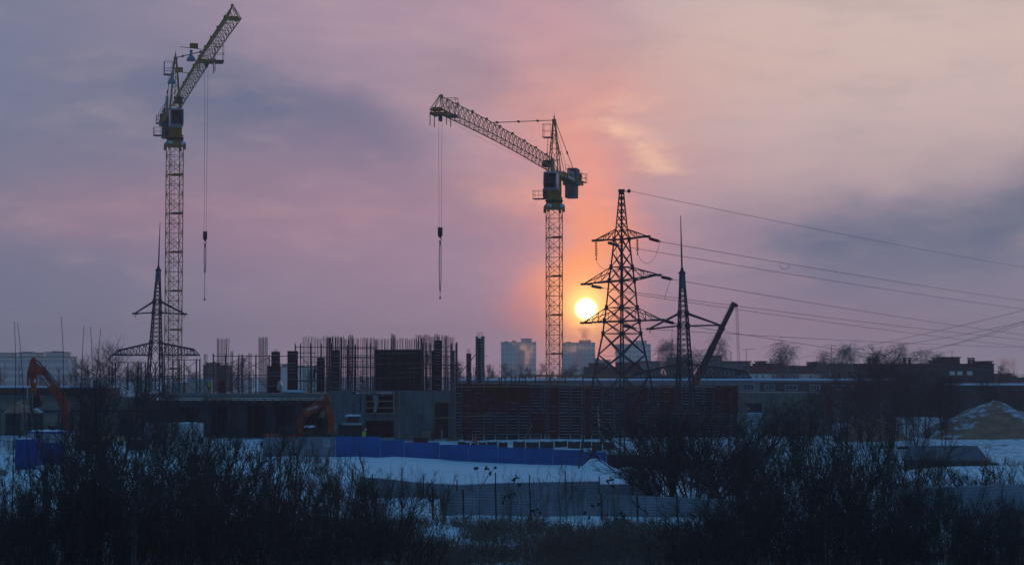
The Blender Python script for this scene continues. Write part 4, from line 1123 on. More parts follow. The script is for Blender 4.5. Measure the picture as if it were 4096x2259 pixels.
scaffold('tube scaffold with three board levels wrapped round the rebar meshes', [1180, 1201, 1242, 1284, 1325, 1387, 1420, 1466, 1480], 1372, 1572, 256.3, [(1388, 1180, 1510), (1410, 1190, 1262), (1426, 1190, 1500), (1465, 1174, 1500), (1523, 1160, 1330), (1393, 1320, 1510)],
         [(1201, 1420, 1242, 1470)], [(1432, 1370, 1560), (1467, 1172, 1500), (1522, 1168, 1290), (1420, 1330, 1510)])
scaffold('tall thin scaffold at the corner where the climbing worker stands', [1690, 1703, 1718, 1806, 1822, 1826], 1368, 1564, 257.2, [(1385, 1700, 1800), (1404, 1700, 1830), (1425, 1690, 1810), (1458, 1690, 1846), (1472, 1690, 1850), (1512, 1690, 1815)], [], [(1459, 1690, 1846), (1471, 1630, 1700)])
scaffold('row of rebar stubs and thin rails on the slab behind the tallest form', [1950, 1995, 2004, 2020, 2045, 2060, 2075, 2100, 2140, 2200, 2260, 2330], 1500, 1548, 266.5, [(1528, 1940, 2340)], [])
# small things on the slab
m = MB(); m.pxpoly([(1110, 1560), (1108, 1545), (1114, 1524), (1122, 1520), (1127, 1540), (1126, 1562)], 256.3, .7); single(m, 'sack', M_sheet, 'pale plastic sack leaning on the stepped column formwork', 'sack', smooth=True)
m = MB(); m.rect(747, 1519, 846, 1572, 262, 2.4); t = tag(m.build('site_cabin', M_panel2), 'pale grey site cabin on the slab behind the worker in the lime vest', 'cabin')
m = MB(); m.rect(745, 1517, 848, 1519.5, 261.9, 2.6); m.build('roof_snow', M_snow, t)
m = MB(); m.rect(690, 1530, 742, 1570, 263.2, 2); t = tag(m.build('site_cabin', M_hut), 'bluish site cabin with a snowy roof next to the pale one', 'cabin')
m = MB(); m.rect(688, 1532 - 4, 744, 1530, 263.1, 2.2); m.build('roof_snow', M_snow, t)
m = MB()
for i in range(6): m.rect(876 + i * 4, 1520 + rnd.uniform(-2, 8), 879.5 + i * 4, 1572, 256.9, .4)
single(m, 'shutter_stack', M_plyr, 'dark red stack of shutter panels at the foot of the splayed rebar column', 'shutter stack')
m = MB()
for i in range(5): m.blob(P(1150 + i * 12, 1566, 256.5), 1.1, .5, .25)
single(m, 'snow_drift', M_snow, 'thin snow drift on the slab edge below the dark red column formwork', 'snow drift')
m = MB(); m.rect(1182, 1559, 1216, 1570, 256.4, .8); single(m, 'block_stack', M_board, 'low stack of blocks on the slab below the scaffold boards', 'block stack')
m = MB(); m.rect(1900, 1540, 1960, 1546, 262, 1.2); single(m, 'beam_stack', M_fnavy, 'dark stack of beams at the foot of the tallest column form', 'beam stack')
# ------------------------------------------------------------------ fences
def corrugated(m, u0, u1, vt, Y0, Y1, wave=.19, amp=.035, zb=None, horizontal=False, vt1=None):
    """sheet of profiled metal between two pixels' directions, standing on the ground"""
    vt1 = vt if vt1 is None else vt1
    a, b = PX(u0, Y0), PX(u1, Y1); za, zb_ = PZ(vt, Y0), PZ(vt1, Y1); n = max(2, int(abs(b - a) / wave * 4)) if not horizontal else 6
    d = Vector((b - a, Y1 - Y0, 0)); d.normalize(); nr = Vector((d.y, -d.x, 0))
    if not horizontal:
        vs, fs = [], []
        for i in range(n + 1):
            t = i / n; off = amp * (0, 1, 1, 0)[i % 4]; x = a + (b - a) * t; y = Y0 + (Y1 - Y0) * t; g = gz(x, y) - .15
            z = za + (zb_ - za) * t
            for k in (0, .004):
                p = nr * (off - k); vs += [(x + p.x, y + p.y, g), (x + p.x, y + p.y, z)]
        for i in range(n):
            j = i * 4; k = j + 4
            fs += [(j, k, k + 1, j + 1), (j + 2, j + 3, k + 3, k + 2), (j + 1, k + 1, k + 3, j + 3)]
        m.add(vs, fs)
    else:
        N = max(2, int(abs(b - a) / 1.2)); h = wave
        for i in range(N):
            t0, t1 = i / N, (i + 1) / N
            for t in ():
                pass
            x0, y0, z0 = a + (b - a) * t0, Y0 + (Y1 - Y0) * t0, za + (zb_ - za) * t0
            x1_, y1_, z1 = a + (b - a) * t1, Y0 + (Y1 - Y0) * t1, za + (zb_ - za) * t1
            g = min(gz(x0, y0), gz(x1_, y1_)) - .2; k = 0; z = 0; vs = []
            while z0 - z > g:
                o = amp * (0, 1)[k % 2]; p = nr * o
                vs.append(((x0 + p.x, y0 + p.y, z0 - z), (x1_ + p.x, y1_ + p.y, z1 - z))); z += h * (.35, .65)[k % 2]; k += 1
            fv = [q for pr in vs for q in pr]; m.add(fv, [(2 * q, 2 * q + 1, 2 * q + 3, 2 * q + 2) for q in range(len(vs) - 1)])

t = thing('site_fence', 'bright blue profiled metal fence stepping down across the snow', 'fence', P(1840, 1840, 200))
for u0, u1, v in ((1345, 1430, 1744), (1430.5, 1523, 1745), (1523.5, 1619, 1758), (1619.5, 1759, 1768), (1759.5, 1875, 1777), (1875.5, 1991, 1778), (1991.5, 2100, 1789), (2100.5, 2211, 1791), (2211.5, 2334, 1798)):
    m = MB(); corrugated(m, u0, u1, v, 200, 200); m.build('panel', M_fblue, t)
m = MB(); m.rect(2334.5, 1806, 2424, 1880, 202, .1); single(m, 'lower_fence', M_fblue, 'short lower blue fence panel behind the snow heap', 'fence')
t = thing('navy_fence', 'dark navy fence half buried behind the snow ridge at the foot of the tall pylon', 'fence', P(2620, 1870, 190))
for u0, u1, v0, v1 in ((2424, 2560, 1815, 1817), (2560.5, 2700, 1822, 1826), (2700.5, 2800, 1836, 1842)):
    m = MB(); corrugated(m, u0, u1, v0, 191, 191, vt1=v1); m.build('panel', M_fnavy, t)
m = MB(); corrugated(m, 2890, 3000, 1836, 196, 197, vt1=1833); single(m, 'fence_section', M_fblue, 'short strip of blue fence sunk in the snow among the bushes', 'fence')
t = thing('pale_fence', 'pale grey profiled fence standing behind bare shrubs in front of the excavator with the raised elbow', 'fence', P(1200, 1820, 201))
t['label'] = 'pale grey profiled fence behind bare shrubs, joining the bright blue fence'
for u0, u1, v in ((1055, 1150, 1748), (1150.5, 1250, 1747), (1250.5, 1344.5, 1746)):
    m = MB(); corrugated(m, u0, u1, v, 201, 200.5); m.build('panel', M_fgrey, t)
m = MB(); m.rect(1292, 1755, 1318, 1786, 199, .6); single(m, 'mesh_crate', M_sheet, 'pale wire crate standing by the end of the blue fence', 'crate')
# grey fence lines crossing the middle, with posts sticking out of them
def sheet_fence(label, segs, Y, posts, pt, thick=.05, amp=.04, wave=.21):
    t = thing('sheet_fence', label, 'fence', P((segs[0][0] + segs[-1][1]) / 2, segs[0][2] + 60, Y))
    for u0, u1, v0, v1 in segs:
        m = MB(); corrugated(m, u0, u1, v0, Y, Y, wave, amp, horizontal=True, vt1=v1); m.build('panel', M_fgrey, t)
    for u, v in posts:
        p = P(u, v, Y - .12); m = MB(); m.beam(p, (p.x, p.y, gz(p.x, p.y) - .2), .09, .09, (0, 1, 0)); m.build('post', M_post, t)
    return t
sheet_fence('grey fence of horizontal profiled sheets with rusty posts standing above it', [(1440, 1560, 1905, 1915), (1560.5, 1700, 1915, 1931), (1700.5, 1838, 1930, 1937), (1838.5, 1980, 1937, 1931), (1980.5, 2120, 1931, 1928), (2120.5, 2260, 1928, 1925), (2260.5, 2398, 1925, 1923), (2398.5, 2640, 1935, 1934)], 150,
            [(1490, 1895), (1608, 1868), (1694, 1898), (1828, 1917), (1982, 1889), (2118, 1897), (2261, 1880), (2397, 1903), (2529, 1895)], 0)
sheet_fence('nearer low grey fence of horizontal sheets behind wire posts', [(1760, 1900, 1962, 1966), (1900.5, 2050, 1966, 1970), (2050.5, 2200, 1970, 1968), (2200.5, 2340, 1969, 1970), (2340.5, 2500, 1976, 1977), (2500.5, 2620, 1980, 1983), (2620.5, 2740, 1985, 1989), (2740.5, 2900, 1989, 1996), (2900.5, 3080, 1997, 2003)], 131, [], 0)
sheet_fence('blue-grey sheet fence glimpsed through the thicket below the low shed', [(3560, 3700, 1955, 1950), (3700.5, 3850, 1948, 1944), (3850.5, 4000, 1942, 1938), (4000.5, 4140, 1937, 1933)], 128, [], 0)
t = thing('wire_fence', 'rusty post and wire fence crossing in front of the grey sheets', 'fence', P(2200, 2080, 127))
PO = [(1730, 1944), (1852, 1956), (1982, 1958), (2120, 1962), (2405, 1972), (2548, 1980), (2708, 1986)]
for u, v in PO:
    p = P(u, v, 127); m = MB(); m.beam(p, (p.x + .05, p.y, gz(p.x, p.y) - .2), .12, .12, (0, 1, 0)); m.build('post', M_post, t)
for k in range(8):
    m = MB(); pts = []
    for i in range(40):
        u = 1730 + (2850 - 1730) * i / 39; pts.append(P(u, 1960 + 28 * i / 39 + k * 11, 127 - .07) - Vector((0, 0, .04 * abs(math.sin(i * .9)))))
    m.tube(pts, .008, 3); m.build('strand', M_cable, t)

# ------------------------------------------------------------------ heaps, shed, blocks
def heap(name, mt, cx, cy, rx, ry, h, label, cat, seed=0, pw=1.0, z0=None):
    n, k = 40, 22; vs, fs = [], []; g = gz(cx, cy) - .15 if z0 is None else z0
    for j in range(k + 1):
        for i in range(n):
            a = 2 * math.pi * i / n; r = j / k
            e = 1 + .12 * mnoise.noise(Vector((math.cos(a) * 1.3, math.sin(a) * 1.3, seed)))
            x, y = math.cos(a) * rx * r * e, math.sin(a) * ry * r * e
            z = h * max(0, 1 - r ** 1.25) ** pw * (1 + .10 * mnoise.noise(Vector((x * .5, y * .5, seed)))) + .10 * mnoise.noise(Vector((x * 1.7, y * 1.7, seed))) * (1 - r)
            vs.append((cx + x, cy + y, g + z))
    for j in range(k):
        for i in range(n): fs.append((j * n + i, (j + 1) * n + i, (j + 1) * n + (i + 1) % n, j * n + (i + 1) % n))
    m = MB(); m.add(vs, fs); return tag(m.build(name, mt, smooth=True), label, cat)
def sand_mat():
    m = bpy.data.materials.new('snowy_sand'); m.use_nodes = True; nt = m.node_tree; b = nt.nodes['Principled BSDF']; b.inputs['Roughness'].default_value = .95
    tc = nd(nt, 'ShaderNodeTexCoord'); sep = nd(nt, 'ShaderNodeSeparateXYZ'); nt.links.new(tc.outputs['Object'], sep.inputs[0])
    n1 = nd(nt, 'ShaderNodeTexNoise'); n1.inputs['Scale'].default_value = .55; n1.inputs['Detail'].default_value = 8; n1.inputs['Roughness'].default_value = .7
    mp = nd(nt, 'ShaderNodeMapping'); mp.inputs['Scale'].default_value = (1, 1, 2.4); mp.inputs['Rotation'].default_value = (0, .5, 0); nt.links.new(tc.outputs['Object'], mp.inputs[0]); nt.links.new(mp.outputs[0], n1.inputs[0])
    # dug-out bare face towards the road: a triangle where the snow has slid off
    face = mth(nt, 'SUBTRACT', mth(nt, 'MULTIPLY', mth(nt, 'SUBTRACT', 5.1, sep.outputs[2]), 1.55), mth(nt, 'ABSOLUTE', mth(nt, 'ADD', sep.outputs[0], .3)))
    face = mth(nt, 'ADD', face, mth(nt, 'MULTIPLY', mth(nt, 'SUBTRACT', n1.outputs[0], .5), 1.9))
    fm = rng_map(nt, face, -.3, .5); fr = rng_map(nt, sep.outputs[1], -1.0, -2.0)
    bare = mth(nt, 'MULTIPLY', fm, fr)
    patch = rng_map(nt, n1.outputs[0], .48, .60)
    sn = mth(nt, 'MULTIPLY', patch, mth(nt, 'SUBTRACT', 1.0, bare))
    c = mix(nt, rng_map(nt, n1.outputs[0], .3, .7), (.21, .105, .07), (.42, .205, .13)); c = mix(nt, sn, c, (.5, .6, .74))
    nt.links.new(c, b.inputs['Base Color'])
    bp = nd(nt, 'ShaderNodeBump'); bp.inputs['Strength'].default_value = .6; bp.inputs['Distance'].default_value = .3; nt.links.new(n1.outputs[0], bp.inputs['Height']); nt.links.new(bp.outputs[0], b.inputs['Normal'])
    return m
M_heap = sand_mat()
heap('sand_heap', M_heap, PX(3990, 255), 258, 12.4, 11, 5.9, 'big brown sand heap with snow lying round its bare face', 'sand heap', 3, z0=-.1)
heap('snow_heap', M_heap, PX(3478, 246), 248, 5.6, 5.6, 3.3, 'smaller snow covered earth heap among bare trees', 'snow heap', 8)
t = thing('low_shed', 'low shed with a broad sloping grey-green roof in the snow below the sand heap', 'shed', P(3820, 1850, 196))
rf = [P(3640, 1786, 205), P(3909, 1787, 204), P(3957, 1846, 188), P(3612, 1842, 189)]
m = MB(); m.prism(rf, (0, 0, .14)); roof = m.build('roof', M_shed, t)
m = MB(); m.rect(3855, 1782, 3868, 1789, 204.5, .5); m.build('vent_box', M_shed, roof)
m = MB()
a, b, c_, d = [p.copy() for p in rf]
for p, q_ in ((a, b), (b, c_), (c_, d), (d, a)):
    pi, qi = p * .985 + (b + d) * .0075, q_ * .985 + (b + d) * .0075
    gzv = -.3; m.add([(pi.x, pi.y, gzv), (qi.x, qi.y, gzv), (qi.x, qi.y, qi.z - .02), (pi.x, pi.y, pi.z - .02)], [(0, 1, 2, 3)])
m.build('shed_wall', M_tile, t)
m = MB(); m.beam(P(3590, 1790, 205), P(3640, 1790, 205), .3, .3); m.beam(P(3950, 1850, 187.5), P(3990, 1857, 187.5), .25, .25); m.build('roof_beam', M_tile, t)
# dark foundation blocks behind the fence
first = None; brn = random.Random(4)
BL = [(1832, 1764, 26), (1859, 1768, 20), (1885, 1769, 26), (1914, 1766, 30), (1948, 1765, 40), (1994, 1767, 36), (2052, 1764, 48), (2104, 1767, 52), (2160, 1764, 54), (2218, 1763, 50), (2272, 1764, 48), (2324, 1764, 40), (2368, 1765, 40), (2412, 1766, 44)]
BN = ['lone block nearest the board pile', 'low block beside the lone one', 'block touching the low one', 'block just before the orange worker', 'block behind the orange worker', 'block past the orange worker',
      'wide block opposite the leaning prop', 'block next to the wide one', 'widest block of the row', 'block after the widest one', 'block behind the end of the blue fence', 'block behind the snow heap', 'block beside the long timber pole', 'last block under the tall pylon']
for (u, v, w), nme in zip(BL, BN):
    Y = 226 + brn.uniform(0, 6); p = P(u, v, Y); h = brn.uniform(.9, 1.3); ww = w * Y / F
    t = thing('concrete_block', 'dark foundation block with snow on top, the ' + nme, 'block', (p.x + ww / 2, Y, p.z - h), group='dark blocks behind the blue fence')
    m = MB(); m.box(-ww / 2, ww / 2, -.4, .5, -1.2, h); m.box(-ww / 2 + .1, -ww / 2 + .3, -.46, -.41, h * .6, h * .75); m.build('block', M_tile, t, local=True)
    m = MB(); m.blob((0, 0, h), ww / 2 * .98, .46, brn.uniform(.10, .2), 10, 5, brn, .1); m.build('snow_top', M_snow, t, local=True, smooth=True)

# ------------------------------------------------------------------ machines
def excavator(label, Y, boom, arm, cyl, extra, body_px, text, name_off=0):
    """boom/arm: pixel outlines in the plane at distance Y"""
    p0 = P(body_px[0], body_px[2], Y); g = gz(p0.x, Y)
    t = thing('excavator', label, 'excavator', (p0.x, Y, g), group='orange excavators')
    m = MB(); m.pxpoly(boom, Y, .62); bm = m.build('boom', M_exc, t)
    m = MB(); m.pxpoly(arm, Y, .46); am = m.build('arm', M_exc, t)
    for a, b, r in cyl:
        A, B = P(*a, Y), P(*b, Y); m = MB(); m.bar(A, A.lerp(B, .5), r, 8); cy = m.build('cylinder', M_exc, t); m = MB(); m.bar(A.lerp(B, .5), B, r * .6, 8); m.build('piston_rod', M_chrome, cy)
    # bucket under the arm end
    e = P(*extra['tip'], Y); s = extra.get('side', 1)
    m = MB(); pts = [(0, 0), (.9 * s, .1), (1.15 * s, -.6), (.8 * s, -1.25), (.1 * s, -1.35), (-.15 * s, -.7)]
    m.prism([(e.x + x, Y - .6, e.z + z) for x, z in pts], (0, 1.2, 0)); m.build('bucket', M_excd, t)
    # upper structure, cab, counterweight and tracks
    x0, x1_ = PX(body_px[0], Y), PX(body_px[1], Y)
    zc = P(0, body_px[2], Y).z; m = MB(); m.box(x0, x1_, Y - 1.3, Y + 1.35, g + 1.0, zc); hs = m.build('upper_structure', M_exc, t)
    m = MB(); xs = x1_ - .9 if extra.get('cabside', 1) > 0 else x0 + .9
    m.box(xs - .75, xs + .75, Y - 1.33, Y - .35, zc + .01, zc + 1.0); m.build('cab', M_glass, t)
    for yy in (-1.25, .75):
        m = MB(); mx = (x0 + x1_) / 2; pr = []
        for k in range(10):
            a = math.pi * k / 9 + math.pi / 2; pr.append((mx - 1.7 + .45 * math.cos(a), Y + yy, g + .45 + .45 * math.sin(a)))
        for k in range(10):
            a = -math.pi / 2 + math.pi * k / 9; pr.append((mx + 1.7 + .45 * math.cos(a), Y + yy, g + .45 + .45 * math.sin(a)))
        m.prism(pr, (0, .5, 0)); m.build('track', M_excd, t)
    m = MB()
    for k in (-.2, .2):
        hp = [P(*q, Y) + Vector((0, k, .18)) for q in extra['hose']]; m.tube(hp, .035, 5)
    m.build('hose', M_excd, bm)
    if text:
        s_, size, pt, d = text; lettering(s_, size, P(*pt, Y) - Vector((0, .335, 0)), d, (0, -1, 0), M_white, bm, .03)
    return t, bm
e1, b1 = excavator('orange excavator with its arm folded down in front of the concrete bays', 222,
    [(1176, 1768), (1182, 1722), (1188, 1680), (1195, 1655), (1210, 1638), (1232, 1624), (1262, 1608), (1290, 1598), (1299, 1590), (1302, 1612), (1288, 1628), (1262, 1646), (1232, 1663), (1220, 1680), (1216, 1715), (1216, 1768)],
    [(1296, 1578), (1304, 1574), (1315, 1580), (1322, 1602), (1330, 1640), (1334, 1682), (1338, 1730), (1328, 1738), (1318, 1728), (1312, 1690), (1306, 1650), (1299, 1615)],
    [((1246, 1622), (1297, 1580), .16), ((1188, 1728), (1199, 1664), .14), ((1335, 1668), (1340, 1722), .11)], {'hose': [(1184, 1700), (1190, 1660), (1212, 1634), (1262, 1604), (1286, 1592), (1298, 1584), (1312, 1590)], 'tip': (1326, 1736), 'side': -1, 'cabside': 1}, (1068, 1180, 1737), ('DOOSAN', .3, (1252, 1631), (25, 0, 8.5)))
m = MB(); m.pxpoly([(1283, 1645), (1296, 1636), (1301, 1652), (1296, 1674), (1275, 1668)], 224, .1); single(m, 'plywood_sheet', M_wood, 'pale plywood sheet leaning behind the folded excavator arm', 'plywood')
m = MB(); m.bar(P(1199, 1664, 221.5), P(1203, 1664, 221.5), .2, 6); m.blob(P(1203, 1662, 221.5), .25, .2, .1); m.build('boom_lamp', M_excd, b1)
m = MB(); m.rect(1220, 1705, 1265, 1712, 221, 2); m.build('hood', M_excd, e1); 
m = MB(); m.blob(P(1240, 1706, 221.6), .75, .9, .18); m.build('hood_snow', M_snow, e1)
e2, b2 = excavator('orange excavator with a high raised boom behind the blue and white hut', 214,
    [(146, 1462), (154, 1455), (168, 1468), (196, 1500), (228, 1540), (256, 1572), (272, 1600), (277, 1650), (270, 1700), (268, 1760), (238, 1760), (246, 1690), (246, 1640), (232, 1606), (208, 1570), (182, 1532), (158, 1500), (146, 1484)],
    [(127, 1434), (134, 1427), (142, 1430), (150, 1458), (151, 1490), (147, 1530), (143, 1560), (138, 1582), (126, 1560), (122, 1520), (115, 1494), (113, 1480), (120, 1452)],
    [((190, 1492), (146, 1448), .15), ((236, 1730), (249, 1640), .13), ((112, 1484), (110, 1600), .12)], {'hose': [(270, 1690), (272, 1605), (230, 1540), (180, 1480), (160, 1458), (148, 1446), (140, 1452)], 'tip': (130, 1585), 'side': 1, 'cabside': -1}, (205, 345, 1735), ('HITACHI', .4, (184, 1521), (30, 0, -37)))
m = MB(); m.rect(136, 1516, 144, 1530, 213.7, .03); m.build('label_plate', M_white, e2)
m = MB(); m.tube([P(158, 1458, 214), P(176, 1474, 214), P(200, 1506, 214), P(236, 1548, 214)], .12); m.build('boom_snow', M_snow, b2)
m = MB(); m.beam(P(130, 1556, 213), P(126, 1840, 206), .2, .2); single(m, 'timber_post', M_board, 'tall grey timber post standing before the raised excavator arm', 'post')
# tracked dumper seen from the front
t = thing('tracked_dumper', 'dark tracked dumper with a glazed cab and thick snow on its roof', 'dumper', P(1410, 1770, 226))
Yd = 226
m = MB(); m.rect(1352, 1698, 1452, 1748, Yd, 4.2); m.rect(1358, 1694, 1449, 1698, Yd - .05, 4); m.build('body', M_plyr if False else M_excd, t)
m = MB(); m.rect(1366, 1691, 1448, 1699, Yd - .3, .25); m.build('bonnet_rim', M_sheet, t)
m = MB(); m.rect(1388, 1667, 1437, 1691, Yd + .4, 1.6); cb = m.build('cab', M_blueg, t)
for a, b in ((1391, 1404), (1406, 1420), (1422, 1434)):
    m = MB(); m.rect(a, 1670, b, 1688, Yd + .36, .03); m.build('window', M_win, cb)
m = MB(); m.rect(1383, 1664, 1441, 1667, Yd + .2, 2); m.build('roof', M_blueg, cb)
m = MB(); c0 = P(1400, 1664, Yd + 1.2); m.blob(c0, .62, .9, .24, 12, 6, brn, .1); m.blob(P(1424, 1664, Yd + 1.2), .6, .85, .22, 12, 6, brn, .1); m.blob(P(1412, 1664, Yd + 1.2), .7, .85, .17, 12, 6); m.build('roof_snow', M_snow, cb, smooth=True)
for a in (1356, 1432):
    m = MB(); m.rect(a, 1735, a + 18, 1785, Yd - .2, 4.4); m.build('track', M_tile, t)
# mobile crane behind the formwork
t = thing('mobile_crane', 'mobile crane with a dark telescopic boom rising behind the formwork wall', 'mobile crane', (PX(2775, 285), 285, gz(PX(2775, 285), 285)))
Yk = 285; foot, tip = P(2768, 1555, Yk), P(2934, 1216, Yk)
m = MB(); m.beam(foot, P(2806, 1478, Yk), 1.0, 1.05); m.build('boom_base', M_exc, t)
sec = [(P(2806, 1478, Yk), P(2850, 1388, Yk), .92), (P(2850, 1388, Yk), P(2889, 1308, Yk), .80), (P(2889, 1308, Yk), tip, .68)]
for i, (a, b, w) in enumerate(sec):
    m = MB(); m.beam(a, b, w, w); d = (b - a).normalized(); m.beam(b - d * .25, b, w + .16, w + .16) if i < 2 else None; m.build('boom_section', M_excd, t)
m = MB(); m.prism([P(2924, 1214, Yk - .3), P(2930, 1206, Yk - .3), P(2944, 1212, Yk - .3), P(2951, 1222, Yk - .3), P(2946, 1227, Yk - .3), P(2936, 1226, Yk - .3)], (0, .6, 0)); hd_ = m.build('boom_head', M_plyr, t)
m = MB(); m.lathe(P(2945, 1221, Yk - .4), ((0, .28), (.8, .28)), 10, (0, 1, 0)); m.build('sheave', M_excd, hd_)
m = MB()
for du in (0, 3, 7, 9): m.bar(P(2942 + du, 1224, Yk), P(2951 + du * 1.1, 1490, Yk), .022)
m.bar(P(2922, 1213, Yk), P(2790, 1480, Yk + .1), .022); m.build('hoist_rope', M_cable, t)
m = MB(); pb = P(2954, 1490, Yk); m.obox(pb, (.35, 0, 0), (0, .2, 0), (0, 0, .5)); m.build('hook_block', M_excd, t)
g = gz(PX(2775, Yk), Yk); xk = PX(2760, Yk)
m = MB(); m.box(xk - 2.2, xk + 1.8, Yk - 1.25, Yk + 1.25, g + 1.6, g + 3.4); m.build('turret', M_exc, t)
m = MB(); m.box(xk - 5.5, xk + 6, Yk - 1.25, Yk + 1.25, g + .9, g + 1.55); m.build('chassis', M_excd, t)
m = MB(); m.box(xk + 4.2, xk + 6.2, Yk - 1.25, Yk + 1.25, g + 1.56, g + 2.9); m.build('driver_cab', M_exc, t)
for i in (-4.4, -3.1, 2.4, 3.7):
    for yy in (-1.35, 1.0): m = MB(); m.lathe((xk + i, Yk + yy, g + .55), ((0, .55), (.35, .55)), 16, (0, 1, 0)); m.build('wheel', M_excd, t)

# blue and white hut, containers, yellow machine among the shrubs
t = thing('site_hut', 'blue and white site hut with thick snow on its flat roof', 'hut', P(190, 1850, 190))
m = MB(); m.rect(104, 1732, 262, 1850, 190, 4); m.build('wall', M_hut, t)
m = MB(); m.rect(101, 1726, 266, 1732, 189.8, 4.4); rf_ = m.build('roof', M_hblue, t)
for u, w in ((150, 46), (186, 50), (228, 40)):
    m = MB(); m.blob(P(u, 1726, 191.8), w / 2 * 190 / F, 1.9, .22, 12, 5, brn, .1); m.build('roof_snow', M_snow, rf_, smooth=True)
m = MB(); m.rect(134, 1734, 140, 1772, 189.94, .05); m.rect(104, 1770, 262, 1850, 189.93, .05); m.build('blue_cladding', M_hblue, t)
m = MB(); m.pxpoly([(126, 1733), (136, 1733), (134, 1783), (118, 1783)], 189.8, .05); m.build('white_brace', M_white, t)
m = MB(); m.rect(144, 1740, 160, 1768, 189.95, .04); m.build('window', M_win, t)
t = thing('blue_container', 'blue container with a snowy top standing in front of the site hut', 'container', P(90, 1860, 184))
m = MB(); corrugated(m, 68, 152, 1756, 184, 184, .3, .05); m.rect(68, 1757, 152, 1862, 184.06, 2.4); m.build('shell', M_hblue, t)
m = MB(); m.blob(P(96, 1756, 185.2), .8, 1.1, .12, 10, 5); m.build('top_snow', M_snow, t, smooth=True)
t = thing('white_container', 'long white container with snow on top behind the dark thicket', 'container', P(690, 1800, 212))
m = MB(); corrugated(m, 582, 800, 1692, 212, 212, .28, .05); m.rect(582, 1693, 800, 1810, 212.06, 2.4); m.build('shell', M_fgrey if False else M_white, t)
for u in (620, 690, 756):
    m = MB(); m.blob(P(u, 1692, 213.2), 1.1, 1.15, .13, 12, 5, brn, .1); m.build('top_snow', M_snow, t, smooth=True)
t = thing('yellow_compressor', 'small yellow site compressor with a white side panel near the raised excavator', 'compressor', P(460, 1770, 205))
m = MB(); m.pxpoly([(416, 1766), (420, 1744), (436, 1738), (496, 1746), (502, 1766)], 205, 1.4); m.build('housing', M_yel2, t)
m = MB(); m.rect(460, 1750, 478, 1766, 204.2, .05); m.build('side_panel', M_white, t)
for u in (434, 484): m = MB(); m.lathe(P(u, 1772, 204.2), ((0, .3), (.2, .3)), 12, (0, 1, 0)); m.build('wheel', M_excd, t)
t = thing('blue_container', 'dark blue low container behind shrubs next to the yellow compressor', 'container', P(545, 1790, 207)); 
m = MB(); m.rect(504, 1757, 580, 1800, 207, 2.2); m.build('shell', M_fnavy, t)
m = MB(); m.blob(P(540, 1756, 208), 1.0, 1.0, .16, 10, 5); m.build('top_snow', M_snow, t, smooth=True)
heap('snow_heap', M_heap, PX(100, 240), 240, 2.6, 3, 1.6, 'ragged heap of snow below the raised excavator arm', 'snow heap', 5, z0=PZ(1650, 240))
# old low wall and roof far left behind the hut
t = thing('low_hall', 'long low hall with snow on its eaves behind the raised excavator', 'hall', P(200, 1780, 262))
m = MB(); m.rect(-80, 1590, 560, 1790, 262, 12); m.build('wall', M_beige, t)
m = MB(); m.rect(-80, 1552, 420, 1586, 270, 10); m.build('upper_wall', M_brickd, t)
m = MB(); m.rect(-85, 1545, 430, 1551, 269.6, 11); m.build('roof_snow', M_snow, t)
m = MB(); m.rect(-85, 1585, 420, 1589.5, 261.6, 8); m.build('canopy', M_shed, t)
for u in (-60, 20, 110, 230, 320, 470):
    m = MB(); m.rect(u, 1652, u + 62, 1740, 261.9, .09); m.build('window', M_dark, t)
m = MB(); m.rect(-80, 1640, 560, 1648, 261.8, .19); m.build('band', M_fnavy, t)

